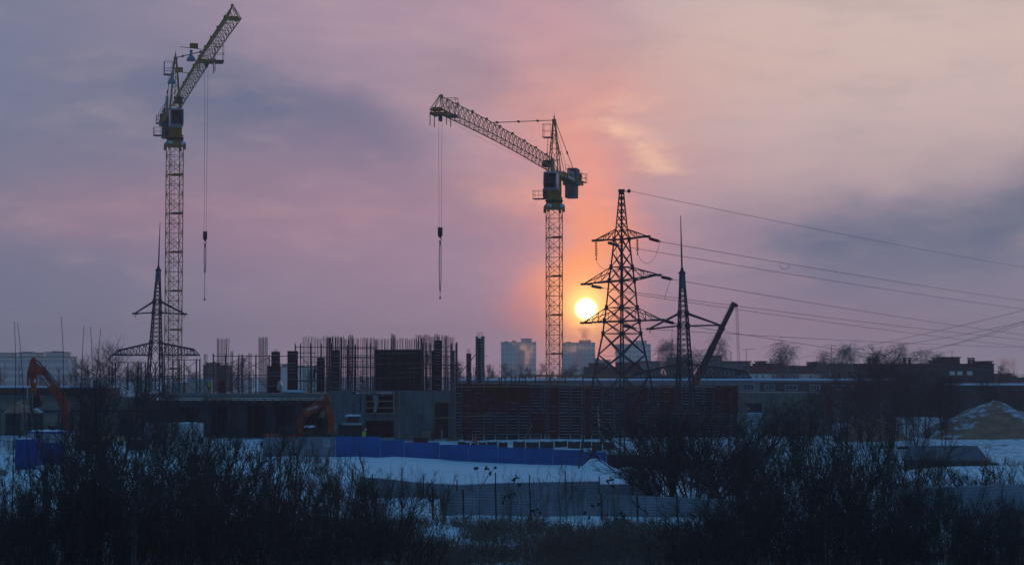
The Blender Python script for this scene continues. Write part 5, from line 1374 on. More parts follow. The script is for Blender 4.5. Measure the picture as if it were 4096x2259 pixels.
# ------------------------------------------------------------------ people
def skin_mat():
    m = bpy.data.materials.new('work_clothes'); m.use_nodes = True; nt = m.node_tree; b = nt.nodes['Principled BSDF']; b.inputs['Roughness'].default_value = .9
    tc = nd(nt, 'ShaderNodeTexCoord'); sep = nd(nt, 'ShaderNodeSeparateXYZ'); nt.links.new(tc.outputs['Object'], sep.inputs[0])
    c = mix(nt, mth(nt, 'GREATER_THAN', sep.outputs[2], 1.5), (.03, .034, .045), (.34, .2, .15))
    nt.links.new(c, b.inputs['Base Color']); return m
M_person = skin_mat()
def person(label, u, vfeet, Y, yaw, vest, helmet, pose='stand', z=None):
    p = P(u, vfeet, Y)
    if z is not None: p.z = z
    root = thing('person', label, 'person', p, yaw)
    lean = .12 if pose in ('work', 'climb') else 0
    V, E, RAD = [], [], []
    def v(x, y, z, r): V.append((x, y, z)); RAD.append(r); return len(V) - 1
    def e(a, b): E.append((a, b))
    pel = v(0, 0, .95, .15); sp = v(0, -lean * .5, 1.15, .14); ch = v(0, -lean, 1.36, .17); nk = v(0, -lean - .01, 1.5, .06); hd0 = v(0, -lean - .02, 1.58, .085); hd1 = v(0, -lean - .03, 1.70, .09)
    for a, b in ((pel, sp), (sp, ch), (ch, nk), (nk, hd0), (hd0, hd1)): e(a, b)
    ns = v(0, -lean - .125, 1.62, .02); e(hd0, ns)
    for s in (-1, 1):
        kx = (.02 if pose == 'stand' else (-.22 if s > 0 and pose == 'climb' else .0)); kz = .5 + (.14 if s > 0 and pose == 'climb' else 0)
        hp = v(.10 * s, 0, .90, .115); kn = v(.12 * s, -.03 + kx, kz, .075); an = v(.12 * s, .03 + kx * .5, .09 + (.3 if s > 0 and pose == 'climb' else 0), .05); to = v(.14 * s, -.16 + kx * .5, .04 + (.3 if s > 0 and pose == 'climb' else 0), .04)
        e(pel, hp); e(hp, kn); e(kn, an); e(an, to)
        ear = v(.085 * s, -lean - .01, 1.63, .022); e(hd0, ear)
        sh = v(.19 * s, -lean, 1.40, .075)
        if pose == 'climb': el, wr = (.3 * s, -.25, 1.5), (.28 * s, -.45, 1.75)
        elif pose == 'work': el, wr = (.27 * s, -.18, 1.18), (.16 * s, -.42, 1.12)
        else: el, wr = (.26 * s, .03, 1.12), (.25 * s, -.10, .88)
        el_ = v(*el, .052); wr_ = v(*wr, .034); e(ch, sh); e(sh, el_); e(el_, wr_)
        d = (Vector(wr) - Vector(el)).normalized(); pm = Vector(wr) + d * .08; pm_ = v(*pm, .034); e(wr_, pm_)
        for k in range(4):
            f = pm + d * (.07 + .015 * (1, 2, 1.6, .6)[k]) + Vector((0, .02 * (k - 1.5), 0)); f1 = v(*(pm + (f - pm) * .55 + Vector((0, .012 * (k - 1.5), 0))), .009); f2 = v(*(f + Vector((-.02 * s, 0, 0))), .008); e(pm_, f1); e(f1, f2)
        th = v(*(Vector(wr) + d * .06 + Vector((0, -.05, .01))), .011); e(wr_, th)
    me = bpy.data.meshes.new('body'); me.from_pydata(V, E, []); o = bpy.data.objects.new('body', me); col.objects.link(o); o.parent = root
    md = o.modifiers.new('skin', 'SKIN'); 
    for i, sv in enumerate(me.skin_vertices[0].data): sv.radius = (RAD[i], RAD[i]); sv.use_root = (i == 0)
    o.modifiers.new('sub', 'SUBSURF').levels = 1; o.modifiers['sub'].render_levels = 1
    me.materials.append(M_person)
    # apply so that the body is plain geometry
    bpy.context.view_layer.update(); ev = o.evaluated_get(bpy.context.evaluated_depsgraph_get()); nm = bpy.data.meshes.new_from_object(ev); o.modifiers.clear(); o.data = nm
    nm.materials.clear(); nm.materials.append(M_person); nm.polygons.foreach_set('use_smooth', [True] * len(nm.polygons))
    m = MB(); c = -lean
    if vest:
        prof = ((.88, .20, .15, 0), (1.0, .205, .165, .2), (1.2, .215, .175, .6), (1.36, .235, .185, 1), (1.45, .20, .13, 1), (1.485, .09, .08, 1))
        vs, fs, n = [], [], 14
        for z_, rx, ry, k in prof:
            for i in range(n):
                a = 2 * math.pi * i / n; vs.append((rx * math.cos(a), ry * math.sin(a) + c * k, z_))
        for k in range(len(prof) - 1):
            for i in range(n): fs.append((k * n + i, k * n + (i + 1) % n, (k + 1) * n + (i + 1) % n, (k + 1) * n + i))
        m.add(vs, fs); m.build('vest', vest, root, local=True, smooth=True)
    if helmet:
        m = MB(); m.lathe((0, c - .03, 1.665), ((0, .15), (.012, .15), (.02, .118), (.07, .112), (.11, .085), (.135, .03)), 14); m.obox((0, c - .16, 1.672), (.08, 0, 0), (0, .05, 0), (0, 0, .008)); m.build('helmet', helmet, root, local=True, smooth=True)
    return root
person('worker in a lime vest standing on the slab in front of the pale site cabin', 837, 1576, 257, R(20), M_lime, None, z=PZ(1575, 255) + .02)
for (u, Y, yaw, ve, he, lab) in ((1456, 214, R(170), M_lime, M_hred, 'worker in a lime vest and red helmet behind the blue fence'), (1461.5, 214.8, R(150), None, M_hwh, 'worker in dark clothes and white helmet standing beside the lime vest'), (1906, 224, R(-60), M_orv, M_hor, 'worker in an orange vest and helmet by the dark blocks')):
    p = P(u, 1714 if u < 1500 else 1741, Y); person(lab, u, 1800, Y, yaw, ve, he, 'stand' if u < 1500 else 'work', z=p.z - 1.79)
person('worker in dark clothes and red helmet climbing high on the corner scaffold', 1713, 1458, 257.6, R(-70), None, M_hred, 'climb', z=PZ(1460, 257.6))
person('worker in dark clothes and red helmet standing below the climbing one', 1716, 1566, 256.4, R(-30), M_blueg, M_hred, 'work', z=PZ(1567, 256.4))
person('worker in dark clothes and red helmet on the boards among the rebar meshes', 1256, 1522, 256.9, R(60), None, M_hred, 'work', z=PZ(1522, 256.9) + .05)
# ------------------------------------------------------------------ buildings in the haze
def block(name, label, cat, wall, boxes, Y, dep, win=None, roofm=None, winsize=(1.3, 1.5), group=None, snow=False, z_low=-.3):
    """boxes: (u0, v_top, u1) volumes standing on the ground; win: (rows, cols) for the first volume"""
    u0 = min(b[0] for b in boxes); u1 = max(b[2] for b in boxes)
    t = thing(name, label, cat, (PX((u0 + u1) / 2, Y), Y, 0), group=group)
    for k, (a, v, b) in enumerate(boxes):
        z = PZ(v, Y); m = MB(); x0, x1_ = PX(a, Y), PX(b, Y); yk = Y + k * .4; m.box(x0, x1_, yk, Y + dep - k * .4, z_low, z); w = m.build('wall', wall, t)
        m = MB(); m.box(x0 - .25, x1_ + .25, yk - .25, Y + dep - k * .4 + .25, z + .02, z + (.3 if snow else .22)); m.build('roof_snow' if snow else 'roof', M_snow if snow else (roofm or M_roof), w)
    if win:
        rows, cols, vt = win; a, v, b = boxes[0]; x0, x1_ = PX(a, Y), PX(b, Y); z1 = PZ(vt, Y); ww, wh = winsize; first = None; n = 0
        st = 2.9 * Y / max(Y, 1)
        for r in range(rows):
            for c in range(cols):
                if n >= 100: break
                n += 1
                x = x0 + (x1_ - x0) * (c + .5) / cols; zc = z1 - 1.6 - r * 2.9
                if first is None:
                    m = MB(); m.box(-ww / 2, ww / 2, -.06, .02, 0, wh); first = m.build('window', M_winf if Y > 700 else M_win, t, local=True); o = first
                else: o = first.copy(); col.objects.link(o); o.parent = t
                o.location = (x - t.location.x, -.0, zc - t.location.z)
    return t
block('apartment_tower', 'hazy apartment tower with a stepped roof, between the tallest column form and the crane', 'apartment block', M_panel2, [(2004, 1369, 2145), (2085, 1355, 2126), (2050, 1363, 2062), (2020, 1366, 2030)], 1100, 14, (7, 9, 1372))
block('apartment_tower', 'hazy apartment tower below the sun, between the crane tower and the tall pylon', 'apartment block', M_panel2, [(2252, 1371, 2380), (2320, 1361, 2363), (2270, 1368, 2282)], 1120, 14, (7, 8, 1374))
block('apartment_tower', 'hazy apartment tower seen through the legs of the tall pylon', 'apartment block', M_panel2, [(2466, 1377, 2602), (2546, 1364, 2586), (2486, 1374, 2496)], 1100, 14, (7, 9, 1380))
block('distant_block', 'low hazy block beside the apartment tower below the sun', 'building', M_panel, [(2381, 1440, 2440), (2381, 1434, 2398)], 900, 12)
block('apartment_block', 'long pale apartment block behind the raised excavator boom', 'apartment block', M_panel2, [(-90, 1428, 278), (75, 1411, 148), (182, 1409, 254), (-20, 1412, 40), (90, 1408, 110), (208, 1406, 226)], 760, 14, (4, 22, 1436))
block('distant_block', 'dark hazy block behind the splayed rebar column', 'building', M_brickd, [(815, 1462, 906), (826, 1452, 860)], 560, 12)
block('distant_block', 'pale hazy block behind the dark red column formwork', 'building', M_panel2, [(1120, 1466, 1275), (1130, 1458, 1150)], 560, 12)
# long panel building behind the formwork
t = block('panel_building', 'long low panel building with a snow edged flat roof behind the formwork wall', 'building', M_panel, [(1845, 1522, 3560)], 330, 14, snow=True)
for u0, u1, v0, v1 in ((2972, 3018, 1536, 1560), (2925, 2945, 1537, 1551), (3060, 3100, 1537, 1560), (3140, 3190, 1538, 1561), (3240, 3280, 1538, 1561), (3330, 3380, 1538, 1561), (3410, 3440, 1538, 1561), (3480, 3530, 1538, 1561), (2860, 2900, 1537, 1556), (2680, 2730, 1537, 1556), (2560, 2620, 1537, 1556)):
    m = MB(); m.rect(u0, v0, u1, v1, 329.9, .08); fr = m.build('window', M_frame, t); m = MB()
    for i in range(3): a = u0 + 2 + (u1 - u0 - 3) * i / 3; m.rect(a, v0 + 2, a + (u1 - u0 - 3) / 3 - 1.5, v1 - 2, 329.86, .03)
    m.build('pane', M_win, fr)
m = MB(); m.rect(3040, 1529, 3560, 1600, 329.95, .04); m.build('dark_cladding', M_brickd, t)
t = block('flat_roof_block', 'grey flat roofed block with a parapet and rooftop huts beside the mobile crane boom', 'building', M_panel, [(2830, 1447, 3001), (2840, 1424, 2886), (2680, 1432, 2752), (2570, 1447, 2642)], 430, 12)
m = MB(); m.rect(2826, 1420, 2892, 1424, 430, 9); m.build('overhang', M_roof, t)
for i in range(9):
    m = MB(); u = 2895 + i * 11.5; m.rect(u, 1452, u + 4, 1457, 429.9, .06); m.build('vent', M_dark, t)
for i in range(3):
    m = MB(); u = 2940 + i * 18; m.rect(u, 1482, u + 9, 1496, 429.9, .06); m.build('window', M_win, t)
block('flat_roof_block', 'dark flat roofed block behind the lattice of the tall pylon', 'building', M_brickd, [(2340, 1470, 2600), (2470, 1452, 2560), (2360, 1455, 2420)], 440, 10)
t = block('brick_house', 'reddish brick house with a raised roof box and chimneys behind the snowy long roof', 'building', M_brick, [(2998, 1466, 3420), (3036, 1456, 3122), (3046, 1447, 3066)], 400, 12)
m = MB(); m.rect(2998, 1495, 3420, 1540, 399.9, .08); m.build('pale_base', M_panel2, t)
for u in (3023, 3049, 3090, 3130, 3190, 3240, 3290): m = MB(); m.rect(u, 1500, u + 6, 1512, 399.85, .04); m.build('window', M_win, t)
for u, v in ((3084, 1437), (3294, 1445)): m = MB(); m.rect(u - 2, v, u + 2, 1458, 401, .5); m.rect(u - 3, v - 1.5, u + 3, v, 400.9, .7); m.build('chimney', M_brickd, t)
block('brick_house', 'small brick house with a gabled hut beside the big brick block', 'building', M_brick, [(3250, 1456, 3380), (3252, 1450, 3276)], 410, 9)
t = block('brick_block', 'big dark brick apartment block with many chimneys behind the bare trees', 'apartment block', M_brickd, [(3362, 1458, 3972), (3808, 1431, 3838), (3768, 1444, 3808), (3952, 1447, 3972)], 370, 13, (3, 16, 1470), winsize=(1.2, 1.5))
for u in (3478, 3497, 3508, 3620, 3640, 3738, 3754, 3764, 3879, 3894):
    m = MB(); m.rect(u - 5, 1436, u + 5, 1457, 373, .8); m.rect(u - 6, 1430, u + 6, 1435, 372.9, 1.0); m.build('chimney', M_brickd, t)
for u in (3800, 3830, 3870):
    m = MB(); m.rect(u, 1484, u + 20, 1500, 369.5, .45); m.build('balcony', M_panel2, t)
block('distant_block', 'small reddish house at the edge of the big brick block, below pale smoke', 'building', M_brick, [(3988, 1497, 4046), (4040, 1506, 4066)], 480, 10)
block('distant_block', 'long low grey house past the small reddish one', 'building', M_brickd, [(4067, 1513, 4180)], 470, 10)
block('low_hall', 'long low hall with a snowy eave behind the sand heap', 'hall', M_brickd, [(3830, 1541, 4260)], 340, 12, snow=True)
def aerial(label, u, v0, v1, ua, ub, dv, Y):
    t = thing('roof_aerial', label, 'aerial', P(u, v1, Y), group='roof aerials')
    m = MB(); m.bar(P(u, v1, Y), P(u, v0, Y), .05); m.build('pole', M_cable, t)
    m = MB(); m.bar(P(ua, v0 - dv, Y), P(ub, v0 + dv, Y), .045)
    for f in (.1, .35, .65, .9):
        p = P(ua + (ub - ua) * f, v0 - dv + 2 * dv * f, Y); m.bar(p - Vector((0, .8, 0)), p + Vector((0, .8, 0)), .02)
    m.build('boom', M_cable, t)
aerial('tall roof aerial with a long bar just past the mobile crane boom', 2985, 1396, 1490, 2970, 3020, -1, 330)
aerial('tall roof aerial with a long bar among the birch tops', 3325, 1382, 1470, 3300, 3348, 1, 330)
aerial('tilted roof aerial beside the leg of the tall pylon', 2603, 1402, 1450, 2588, 2628, 3, 440)
aerial('small roof aerial close behind the mobile crane boom', 2872, 1397, 1424, 2864, 2880, 0, 433)
aerial('small roof aerial between the big birch and the tall aerial', 3268, 1428, 1452, 3260, 3276, 0, 412)
aerial('roof aerial on the rooftop hut of the big brick block', 3808, 1405, 1445, 3794, 3818, 0, 374)
m = MB(); m.bar(P(2924, 1447, 432), P(2924, 1407, 432), .07); 
for v in (1409, 1418, 1427): m.bar(P(2920, v, 432), P(2928, v, 432), .05)
single(m, 'roof_mast', M_cable, 'short knobbly mast on the parapet of the grey flat roofed block', 'mast')

# ------------------------------------------------------------------ smoke from chimneys beyond, plus an added steam veil
def smoke(label, u, v0, v1, w, Y, dens, drift, seed, color=(.97, .96, .97)):
    a, b = P(u, v0, Y), P(u + drift, v1, Y); c = (a + b) / 2; hz = (a.z - b.z) / 2; rx = w / 2 * Y / F
    m = MB(); m.box(-rx * 1.6, rx * 1.6, -rx, rx, -hz, hz)
    mt = bpy.data.materials.new('smoke'); mt.use_nodes = True; nt = mt.node_tree; nt.nodes.clear(); o = nd(nt, 'ShaderNodeOutputMaterial'); v = nd(nt, 'ShaderNodeVolumePrincipled'); nt.links.new(v.outputs[0], o.inputs['Volume'])
    v.inputs['Color'].default_value = (*color, 1); tc = nd(nt, 'ShaderNodeTexCoord'); sep = nd(nt, 'ShaderNodeSeparateXYZ'); nt.links.new(tc.outputs['Object'], sep.inputs[0])
    n = nd(nt, 'ShaderNodeTexNoise'); n.inputs['Scale'].default_value = 2.2 / rx; n.inputs['Detail'].default_value = 4; mp = nd(nt, 'ShaderNodeMapping'); mp.inputs['Location'].default_value = (seed, seed, 0); nt.links.new(tc.outputs['Object'], mp.inputs[0]); nt.links.new(mp.outputs[0], n.inputs[0])
    h = mth(nt, 'ADD', mth(nt, 'MULTIPLY', sep.outputs[2], .5 / hz), .5)       # 0 foot, 1 top
    sway = mth(nt, 'MULTIPLY', mth(nt, 'SUBTRACT', n.outputs[0], .5), rx * 1.6)
    x = mth(nt, 'ADD', mth(nt, 'SUBTRACT', sep.outputs[0], mth(nt, 'MULTIPLY', mth(nt, 'SUBTRACT', h, .5), -drift * Y / F)), sway)
    wd = mth(nt, 'ADD', rx * .45, mth(nt, 'MULTIPLY', mth(nt, 'ABSOLUTE', mth(nt, 'SUBTRACT', h, .1)), rx * .7))
    q = mth(nt, 'DIVIDE', mth(nt, 'SQRT', mth(nt, 'ADD', mth(nt, 'POWER', mth(nt, 'ABSOLUTE', x), 2.0), mth(nt, 'POWER', mth(nt, 'ABSOLUTE', sep.outputs[1]), 2.0))), wd)
    f = mth(nt, 'MULTIPLY', rng_map(nt, q, 1.0, .2), rng_map(nt, h, 1.0, .55)); f = mth(nt, 'MULTIPLY', f, rng_map(nt, h, .0, .12))
    f = mth(nt, 'MULTIPLY', f, rng_map(nt, n.outputs[0], .34, .58)); nt.links.new(mth(nt, 'MULTIPLY', f, dens), v.inputs['Density']); v.inputs['Anisotropy'].default_value = .8
    ob = m.build('smoke_plume', mt, None, local=True); ob.location = c
    return tag(ob, label, 'smoke', kind='stuff')
smoke('pale smoke drifting in front of the apartment tower between column form and crane', 2100, 1360, 1490, 130, 900, .2, -20, 2.0)
smoke('pale smoke rising in front of the apartment tower below the sun', 2322, 1372, 1490, 125, 900, .22, -14, 5.0)
smoke('broad thin veil of steam added to haze the apartment towers', 2300, 1350, 1520, 640, 860, .004, -30, 4.0)  # extra steam bank, put in to pale and warm the towers behind
smoke('dark smoke puff above the roof of the apartment tower below the sun', 2335, 1300, 1376, 80, 1000, .25, 12, 9.0, (.4, .36, .42))
smoke('bluish smoke cloud above the far houses past the big brick block', 4030, 1418, 1505, 130, 520, .35, 16, 3.0, (.55, .65, .8))
# ------------------------------------------------------------------ bare trees and shrubs
def bar3(m, a, b, r0, r1):
    d = b - a
    if d.length < 1e-5: return
    d.normalize(); ref = Vector((0, 0, 1)) if abs(d.z) < .9 else Vector((0, 1, 0)); x = d.cross(ref).normalized(); y = d.cross(x); n = len(m.v)
    for c, r in ((a, r0), (b, r1)):
        m.v += [tuple(c + x * r), tuple(c - x * (.5 * r) + y * (.87 * r)), tuple(c - x * (.5 * r) - y * (.87 * r))]
    m.f += [(n, n + 1, n + 4, n + 3), (n + 1, n + 2, n + 5, n + 4), (n + 2, n, n + 3, n + 5)]
def rv(r, s=1.0): return Vector((r.gauss(0, s), r.gauss(0, s), r.gauss(0, s)))
def limb(m, r, p, d, L, r0, r1, n, wob, up):
    pts = [(p.copy(), d.copy(), r0)]
    for i in range(n):
        d = (d + rv(r, wob) + Vector((0, 0, up))).normalized(); q = p + d * (L / n); ra, rb = r0 + (r1 - r0) * i / n, r0 + (r1 - r0) * (i + 1) / n
        bar3(m, p, q, ra, rb); p = q; pts.append((p.copy(), d.copy(), rb))
    return pts
def side_dir(r, d, ang):
    ax = d.cross(rv(r)).normalized(); return (d * math.cos(ang) + ax * math.sin(ang)).normalized()
def gen_shrub(seed, nst, spread, ntw, nsub, rs=.022, tw=.0115, up=.07, fan=.5, lo=.25):
    """unit-height shrub scaled later: stems about 4 m tall"""
    r = random.Random(seed); st, tg = MB(), MB(); st.blob((0, 0, -.16), spread * .4, spread * .4, .09, 9, 4)
    for i in range(nst):
        a = r.uniform(0, 6.283); o = r.random() ** .6 * spread * .35; p = Vector((math.cos(a) * o, math.sin(a) * o, -.15)); tilt = r.random() ** .8 * fan
        d = Vector((math.cos(a) * math.sin(tilt), math.sin(a) * math.sin(tilt), math.cos(tilt))); L = 4 * r.uniform(.55, 1.0) / max(.72, math.cos(tilt) ** .3)
        pts = limb(st, r, p, d, L, rs * r.uniform(.7, 1.3), rs * .35, 6, .07, up)
        for k in range(ntw):
            f = lo + (1 - lo) * r.random(); j = min(5, int(f * 6)); q, dq, rq = pts[j]; q = q.lerp(pts[j + 1][0], f * 6 - j)
            tp = limb(tg, r, q, side_dir(r, dq, r.uniform(.3, .75)), L * r.uniform(.14, .34) * (1.25 - f * .6), tw * 1.15, tw * .7, 3, .13, .10)
            for s in range(nsub):
                q2, d2, _ = tp[r.randint(1, 3)]; limb(tg, r, q2, side_dir(r, d2, r.uniform(.35, .9)), L * r.uniform(.05, .15), tw * .8, tw * .55, 2, .15, .08)
    return st, tg
def gen_tree(seed, h=10, droop=0.0, nl=16, ntw=12, nsub=5, tw=.016, rt=.13, slim=1.0, nstem=1, sub2=0):
    r = random.Random(seed); st, tg = MB(), MB(); st.blob((0, 0, -.25), .36, .36, .14, 9, 4)
    for s in range(nstem):
        a = r.uniform(0, 6.28); d = Vector((math.cos(a) * .14 * (nstem > 1), math.sin(a) * .14 * (nstem > 1), 1)).normalized()
        tr = limb(st, r, Vector((math.cos(a) * .2 * (nstem > 1), math.sin(a) * .2 * (nstem > 1), -.3)), d, h * r.uniform(.86, 1.0), rt, rt * .15, 9, .035, .03)
        for k in range(nl):
            f = .28 + .70 * (k + r.random()) / nl; j = min(8, int(f * 9)); q, dq, rq = tr[j]; q = q.lerp(tr[j + 1][0], f * 9 - j)
            L = h * (.34 - .24 * f) * slim * r.uniform(.7, 1.2); lb = limb(st, r, q, side_dir(r, dq, r.uniform(.55, .95)), L, rq * .55, rq * .16, 5, .10, .10)
            for t in range(ntw):
                q2, d2, _ = lb[r.randint(1, 5)]; q2 = q2 + rv(r, .01)
                tp = limb(tg, r, q2, side_dir(r, d2, r.uniform(.4, 1.0)), h * r.uniform(.05, .11), tw, tw * .7, 3, .14, .08 - droop * .5)
                for u in range(nsub):
                    q3, d3, _ = tp[r.randint(1, 3)]; limb(tg, r, q3, (side_dir(r, d3, r.uniform(.4, 1.0)) + Vector((0, 0, -droop))).normalized(), h * r.uniform(.03, .085) * (1 + droop), tw * .75, tw * .5, 2, .12, -droop * .4 + .04)
    return st, tg
PROTO = {}
def proto(key, fn, m1, m2):
    if key not in PROTO:
        a, b = fn(); PROTO[key] = (a.mesh('stems', m1), b.mesh('twigs', m2))
    return PROTO[key]
prn = random.Random(77)
def plant(key, name, parts, u, vtop, Y, base_h, label, cat, group, widen=1.0, x=None, zbase=None, hmax=None):
    m1, m2 = PROTO[key]; px_ = PX(u, Y); g = gz(px_, Y) if zbase is None else zbase; h = PZ(vtop, Y) - g
    if hmax: h = min(h, hmax)
    t = thing(name, label, cat, (px_, Y, g), prn.uniform(0, 6.28), group); s = h / base_h
    t.scale = (s * widen, s * widen, s)
    for nm, me in zip(parts, (m1, m2)):
        o = bpy.data.objects.new(nm, me); col.objects.link(o); o.parent = t
    return t
for i in range(5): proto('dense%d' % i, lambda i=i: gen_shrub(100 + i, 14 + i % 3, 1.7, 13, 4, .024, .0115, fan=.5 + .09 * i), M_bark, M_twig)
for i in range(3): proto('open%d' % i, lambda i=i: gen_shrub(200 + i, 9, .9, 10, 3, .026, .012, fan=.5), M_bark, M_twig)
for i in range(3): proto('shoot%d' % i, lambda i=i: gen_shrub(300 + i, 12, 1.0, 5, 1, .014, .009, fan=.26, up=.09, lo=.4), M_brown, M_brown)
for i in range(2): proto('fan%d' % i, lambda i=i: gen_shrub(400 + i, 24, 1.6, 26, 4, .032, .0105, fan=.85, up=.05), M_bark, M_brown)
for i in range(3): proto('gauzy%d' % i, lambda i=i: gen_tree(500 + i, 9, 0, 18, 10, 4, .0105, .085, 1.0, 2), M_brown, M_brown)
for i in range(4): proto('grove%d' % (i % 3), lambda i=i: gen_tree(800 + i, 9, 0, 16, 9, 5, .0145, .085, 1.15, 2), M_brown, M_brown); proto('birch%d' % i, lambda i=i: gen_tree(600 + i, 12, .7, 20, 9, 5, .0165, .12, .78), M_birch, M_bcrown)
for i in range(2): proto('poplar%d' % i, lambda i=i: gen_tree(700 + i, 10, 0, 22, 8, 4, .014, .09, .62), M_brown, M_brown)
def nearest(u, table):
    return min(table, key=lambda q_: abs(q_[0] - u))[1]
LT = [(60, 'in front of the blue container'), (260, 'between the hut and the raised excavator'), (430, 'in front of the yellow compressor'), (690, 'in front of the white container'), (930, 'below the bays of the left wing'), (1200, 'in front of the folded excavator arm'), (1480, 'at the near end of the bright blue fence')]
RT = [(2760, 'below the lattice mast with the wide arm'), (3000, 'in front of the red end of the formwork'), (3240, 'in front of the ochre end block'), (3470, 'in front of the smaller snowy heap'), (3760, 'in front of the low shed'), (4020, 'below the big sand heap')]
def thicket(us, vt, Yr, keys, table, rank, hmin=1.2, widen=1.0):
    for u in us:
        uu = u + prn.uniform(-40, 40); Y = prn.uniform(*Yr); v = vt(uu) + prn.uniform(-60, 70); k = prn.choice(keys)
        plant(k, 'bare_shrub', ('stems', 'crown'), uu, v, Y, 4.0, 'dark leafless shrub %s, %s' % (nearest(uu, table), rank), 'shrub', 'leafless shrubs in the thickets', widen * prn.uniform(.85, 1.2))
D = ['dense%d' % i for i in range(5)]; O = ['open%d' % i for i in range(3)]; SH = ['shoot%d' % i for i in range(3)]
def lin(tab):
    def f(u):
        if u <= tab[0][0]: return tab[0][1]
        for (a, va), (b, vb) in zip(tab[:-1], tab[1:]):
            if u <= b: return va + (vb - va) * (u - a) / (b - a)
        return tab[-1][1]
    return f
# left thicket, far row to near rows
thicket(range(180, 1500, 75), lin([(200, 1640), (420, 1600), (700, 1650), (950, 1640), (1150, 1700), (1300, 1740), (1500, 1800)]), (118, 134), O, LT, 'far row')
thicket(range(-40, 1560, 88), lin([(0, 1920), (150, 1880), (300, 1740), (700, 1800), (1050, 1850), (1300, 1840), (1560, 1900)]), (94, 108), D + O, LT, 'middle row')
thicket(range(-60, 1700, 92), lin([(0, 2040), (300, 1900), (1200, 1930), (1450, 2010), (1700, 2080)]), (72, 86), D, LT, 'near row', widen=1.1)
# right thicket
thicket(range(2960, 4140, 92), lin([(2960, 1740), (3200, 1640), (3500, 1600), (3700, 1680), (3800, 1840), (4100, 1850)]), (128, 150), D[:1] + O, RT, 'far row')
thicket(range(2900, 4160, 86), lin([(2850, 1920), (3050, 1800), (3400, 1780), (3700, 1850), (3850, 1930), (4100, 1930)]), (98, 114), D, RT, 'middle row')
thicket(range(2700, 4160, 92), lin([(2700, 2090), (3000, 1950), (3400, 1930), (3900, 2010), (4100, 2040)]), (72, 88), D, RT, 'near row', widen=1.1)
thicket(range(3140, 3740, 62), lin([(3100, 1660), (3500, 1620), (4000, 1700)]), (222, 240), D[:2] + O, [(3200, 'at the foot of the brown trees by the ochre block'), (3480, 'at the foot of the brown trees behind the smaller heap'), (3800, 'at the foot of the brown trees by the sand heap')], 'rearmost row')
thicket(range(1330, 1760, 60), lin([(1330, 1840), (1760, 1930)]), (124, 140), O + SH[:1], LT, 'outer row')
thicket(range(-60, 1120, 58), lin([(0, 1690), (400, 1640), (1000, 1690), (1120, 1720)]), (204, 210), D[:2] + O, [(40, 'against the long low hall'), (340, 'beside the tracks of the raised excavator'), (640, 'right before the white container'), (950, 'right before the dark bays of the left wing')], 'rearmost row')
# the big fan-shaped willow and its neighbour
plant('fan0', 'willow_bush', ('stems', 'crown'), 2772, 1560, 142, 4.0, 'big fan-shaped willow bush spreading in front of the lattice mast with the wide arm', 'bush', None, 1.25)
plant('fan1', 'willow_bush', ('stems', 'crown'), 2660, 1640, 148, 4.0, 'smaller fan-shaped willow bush leaning over the snow beside the tall pylon', 'bush', None, 1.2)
plant('fan1', 'willow_bush', ('stems', 'crown'), 2930, 1690, 138, 4.0, 'open willow bush between the big fan-shaped one and the ochre block', 'bush', None, 1.1)
# thin shoots on the snow by the grey fences
for u, v, Y, k, lab in ((1620, 1850, 139, 0, 'thin pale shoots rising past the first fence post'), (1700, 1870, 138, 1, 'thin pale shoots beside the dip of the grey fence'), (1790, 1880, 124, 2, 'thin shoots in front of the first wire fence post'), (1880, 1895, 140, 0, 'sparse shoots on the snow below the middle of the blue fence'),
                        (2030, 1850, 122, 1, 'loose clump of tall thin shoots before the grey fence'), (2150, 1835, 120, 2, 'tall clump of thin shoots in the middle of the grey fence'), (2250, 1845, 121, 0, 'dense clump of thin shoots where the grey fence steps down'), (2310, 1830, 124, 1, 'last clump of thin shoots below the snow heap'),
                        (2440, 1890, 112, 2, 'short shoots in front of the snow bank beside the fence step'), (1540, 1840, 120, 1, 'thin shoots at the edge of the dark thicket by the fence')):
    plant('shoot%d' % k, 'shoot_clump', ('stems', 'crown'), u, v, Y, 4.0, lab, 'shoots', 'thin shoots by the grey fences', .9)
# tall thin whips and the bushy tree near the raised excavator
for u, v, Y, lab in ((58, 1270, 120, 'tall bare whip forking left of the raised excavator arm'), (138, 1272, 120, 'tall bare whip bending over the raised excavator arm'), (250, 1252, 118, 'tallest bare whip standing over the raised excavator boom'), (325, 1290, 122, 'bare whip between the tallest whip and the bushy tree'), (360, 1296, 124, 'bare whip in front of the bushy tree'), (412, 1292, 123, 'bare whip on the far side of the bushy tree')):
    r = random.Random(u); t = thing('bare_whip', lab, 'sapling', (PX(u, Y), Y, gz(PX(u, Y), Y)), group='tall bare whips')
    m = MB(); h = PZ(v, Y) - t.location.z; d = Vector((r.uniform(-.05, .05), 0, 1)); pts = limb(m, r, Vector((0, 0, -.2)), d, h, .05, .018, 12, .022, .02)
    for k in range(7): q, dq, _ = pts[r.randint(2, 6)]; limb(m, r, q, side_dir(r, dq, .5), r.uniform(.6, 1.8), .018, .008, 4, .08, .1)
    m.build('stem', M_bark, t, local=True)
plant('gauzy0', 'bushy_tree', ('trunk', 'crown'), 430, 1350, 150, 9.6, 'bushy bare tree between the raised excavator and the lattice mast', 'tree', None, .95)
plant('gauzy1', 'bushy_tree', ('trunk', 'crown'), 370, 1420, 160, 9.6, 'lower bare tree crowding the bushy tree by the raised excavator', 'tree', None, 1.0)
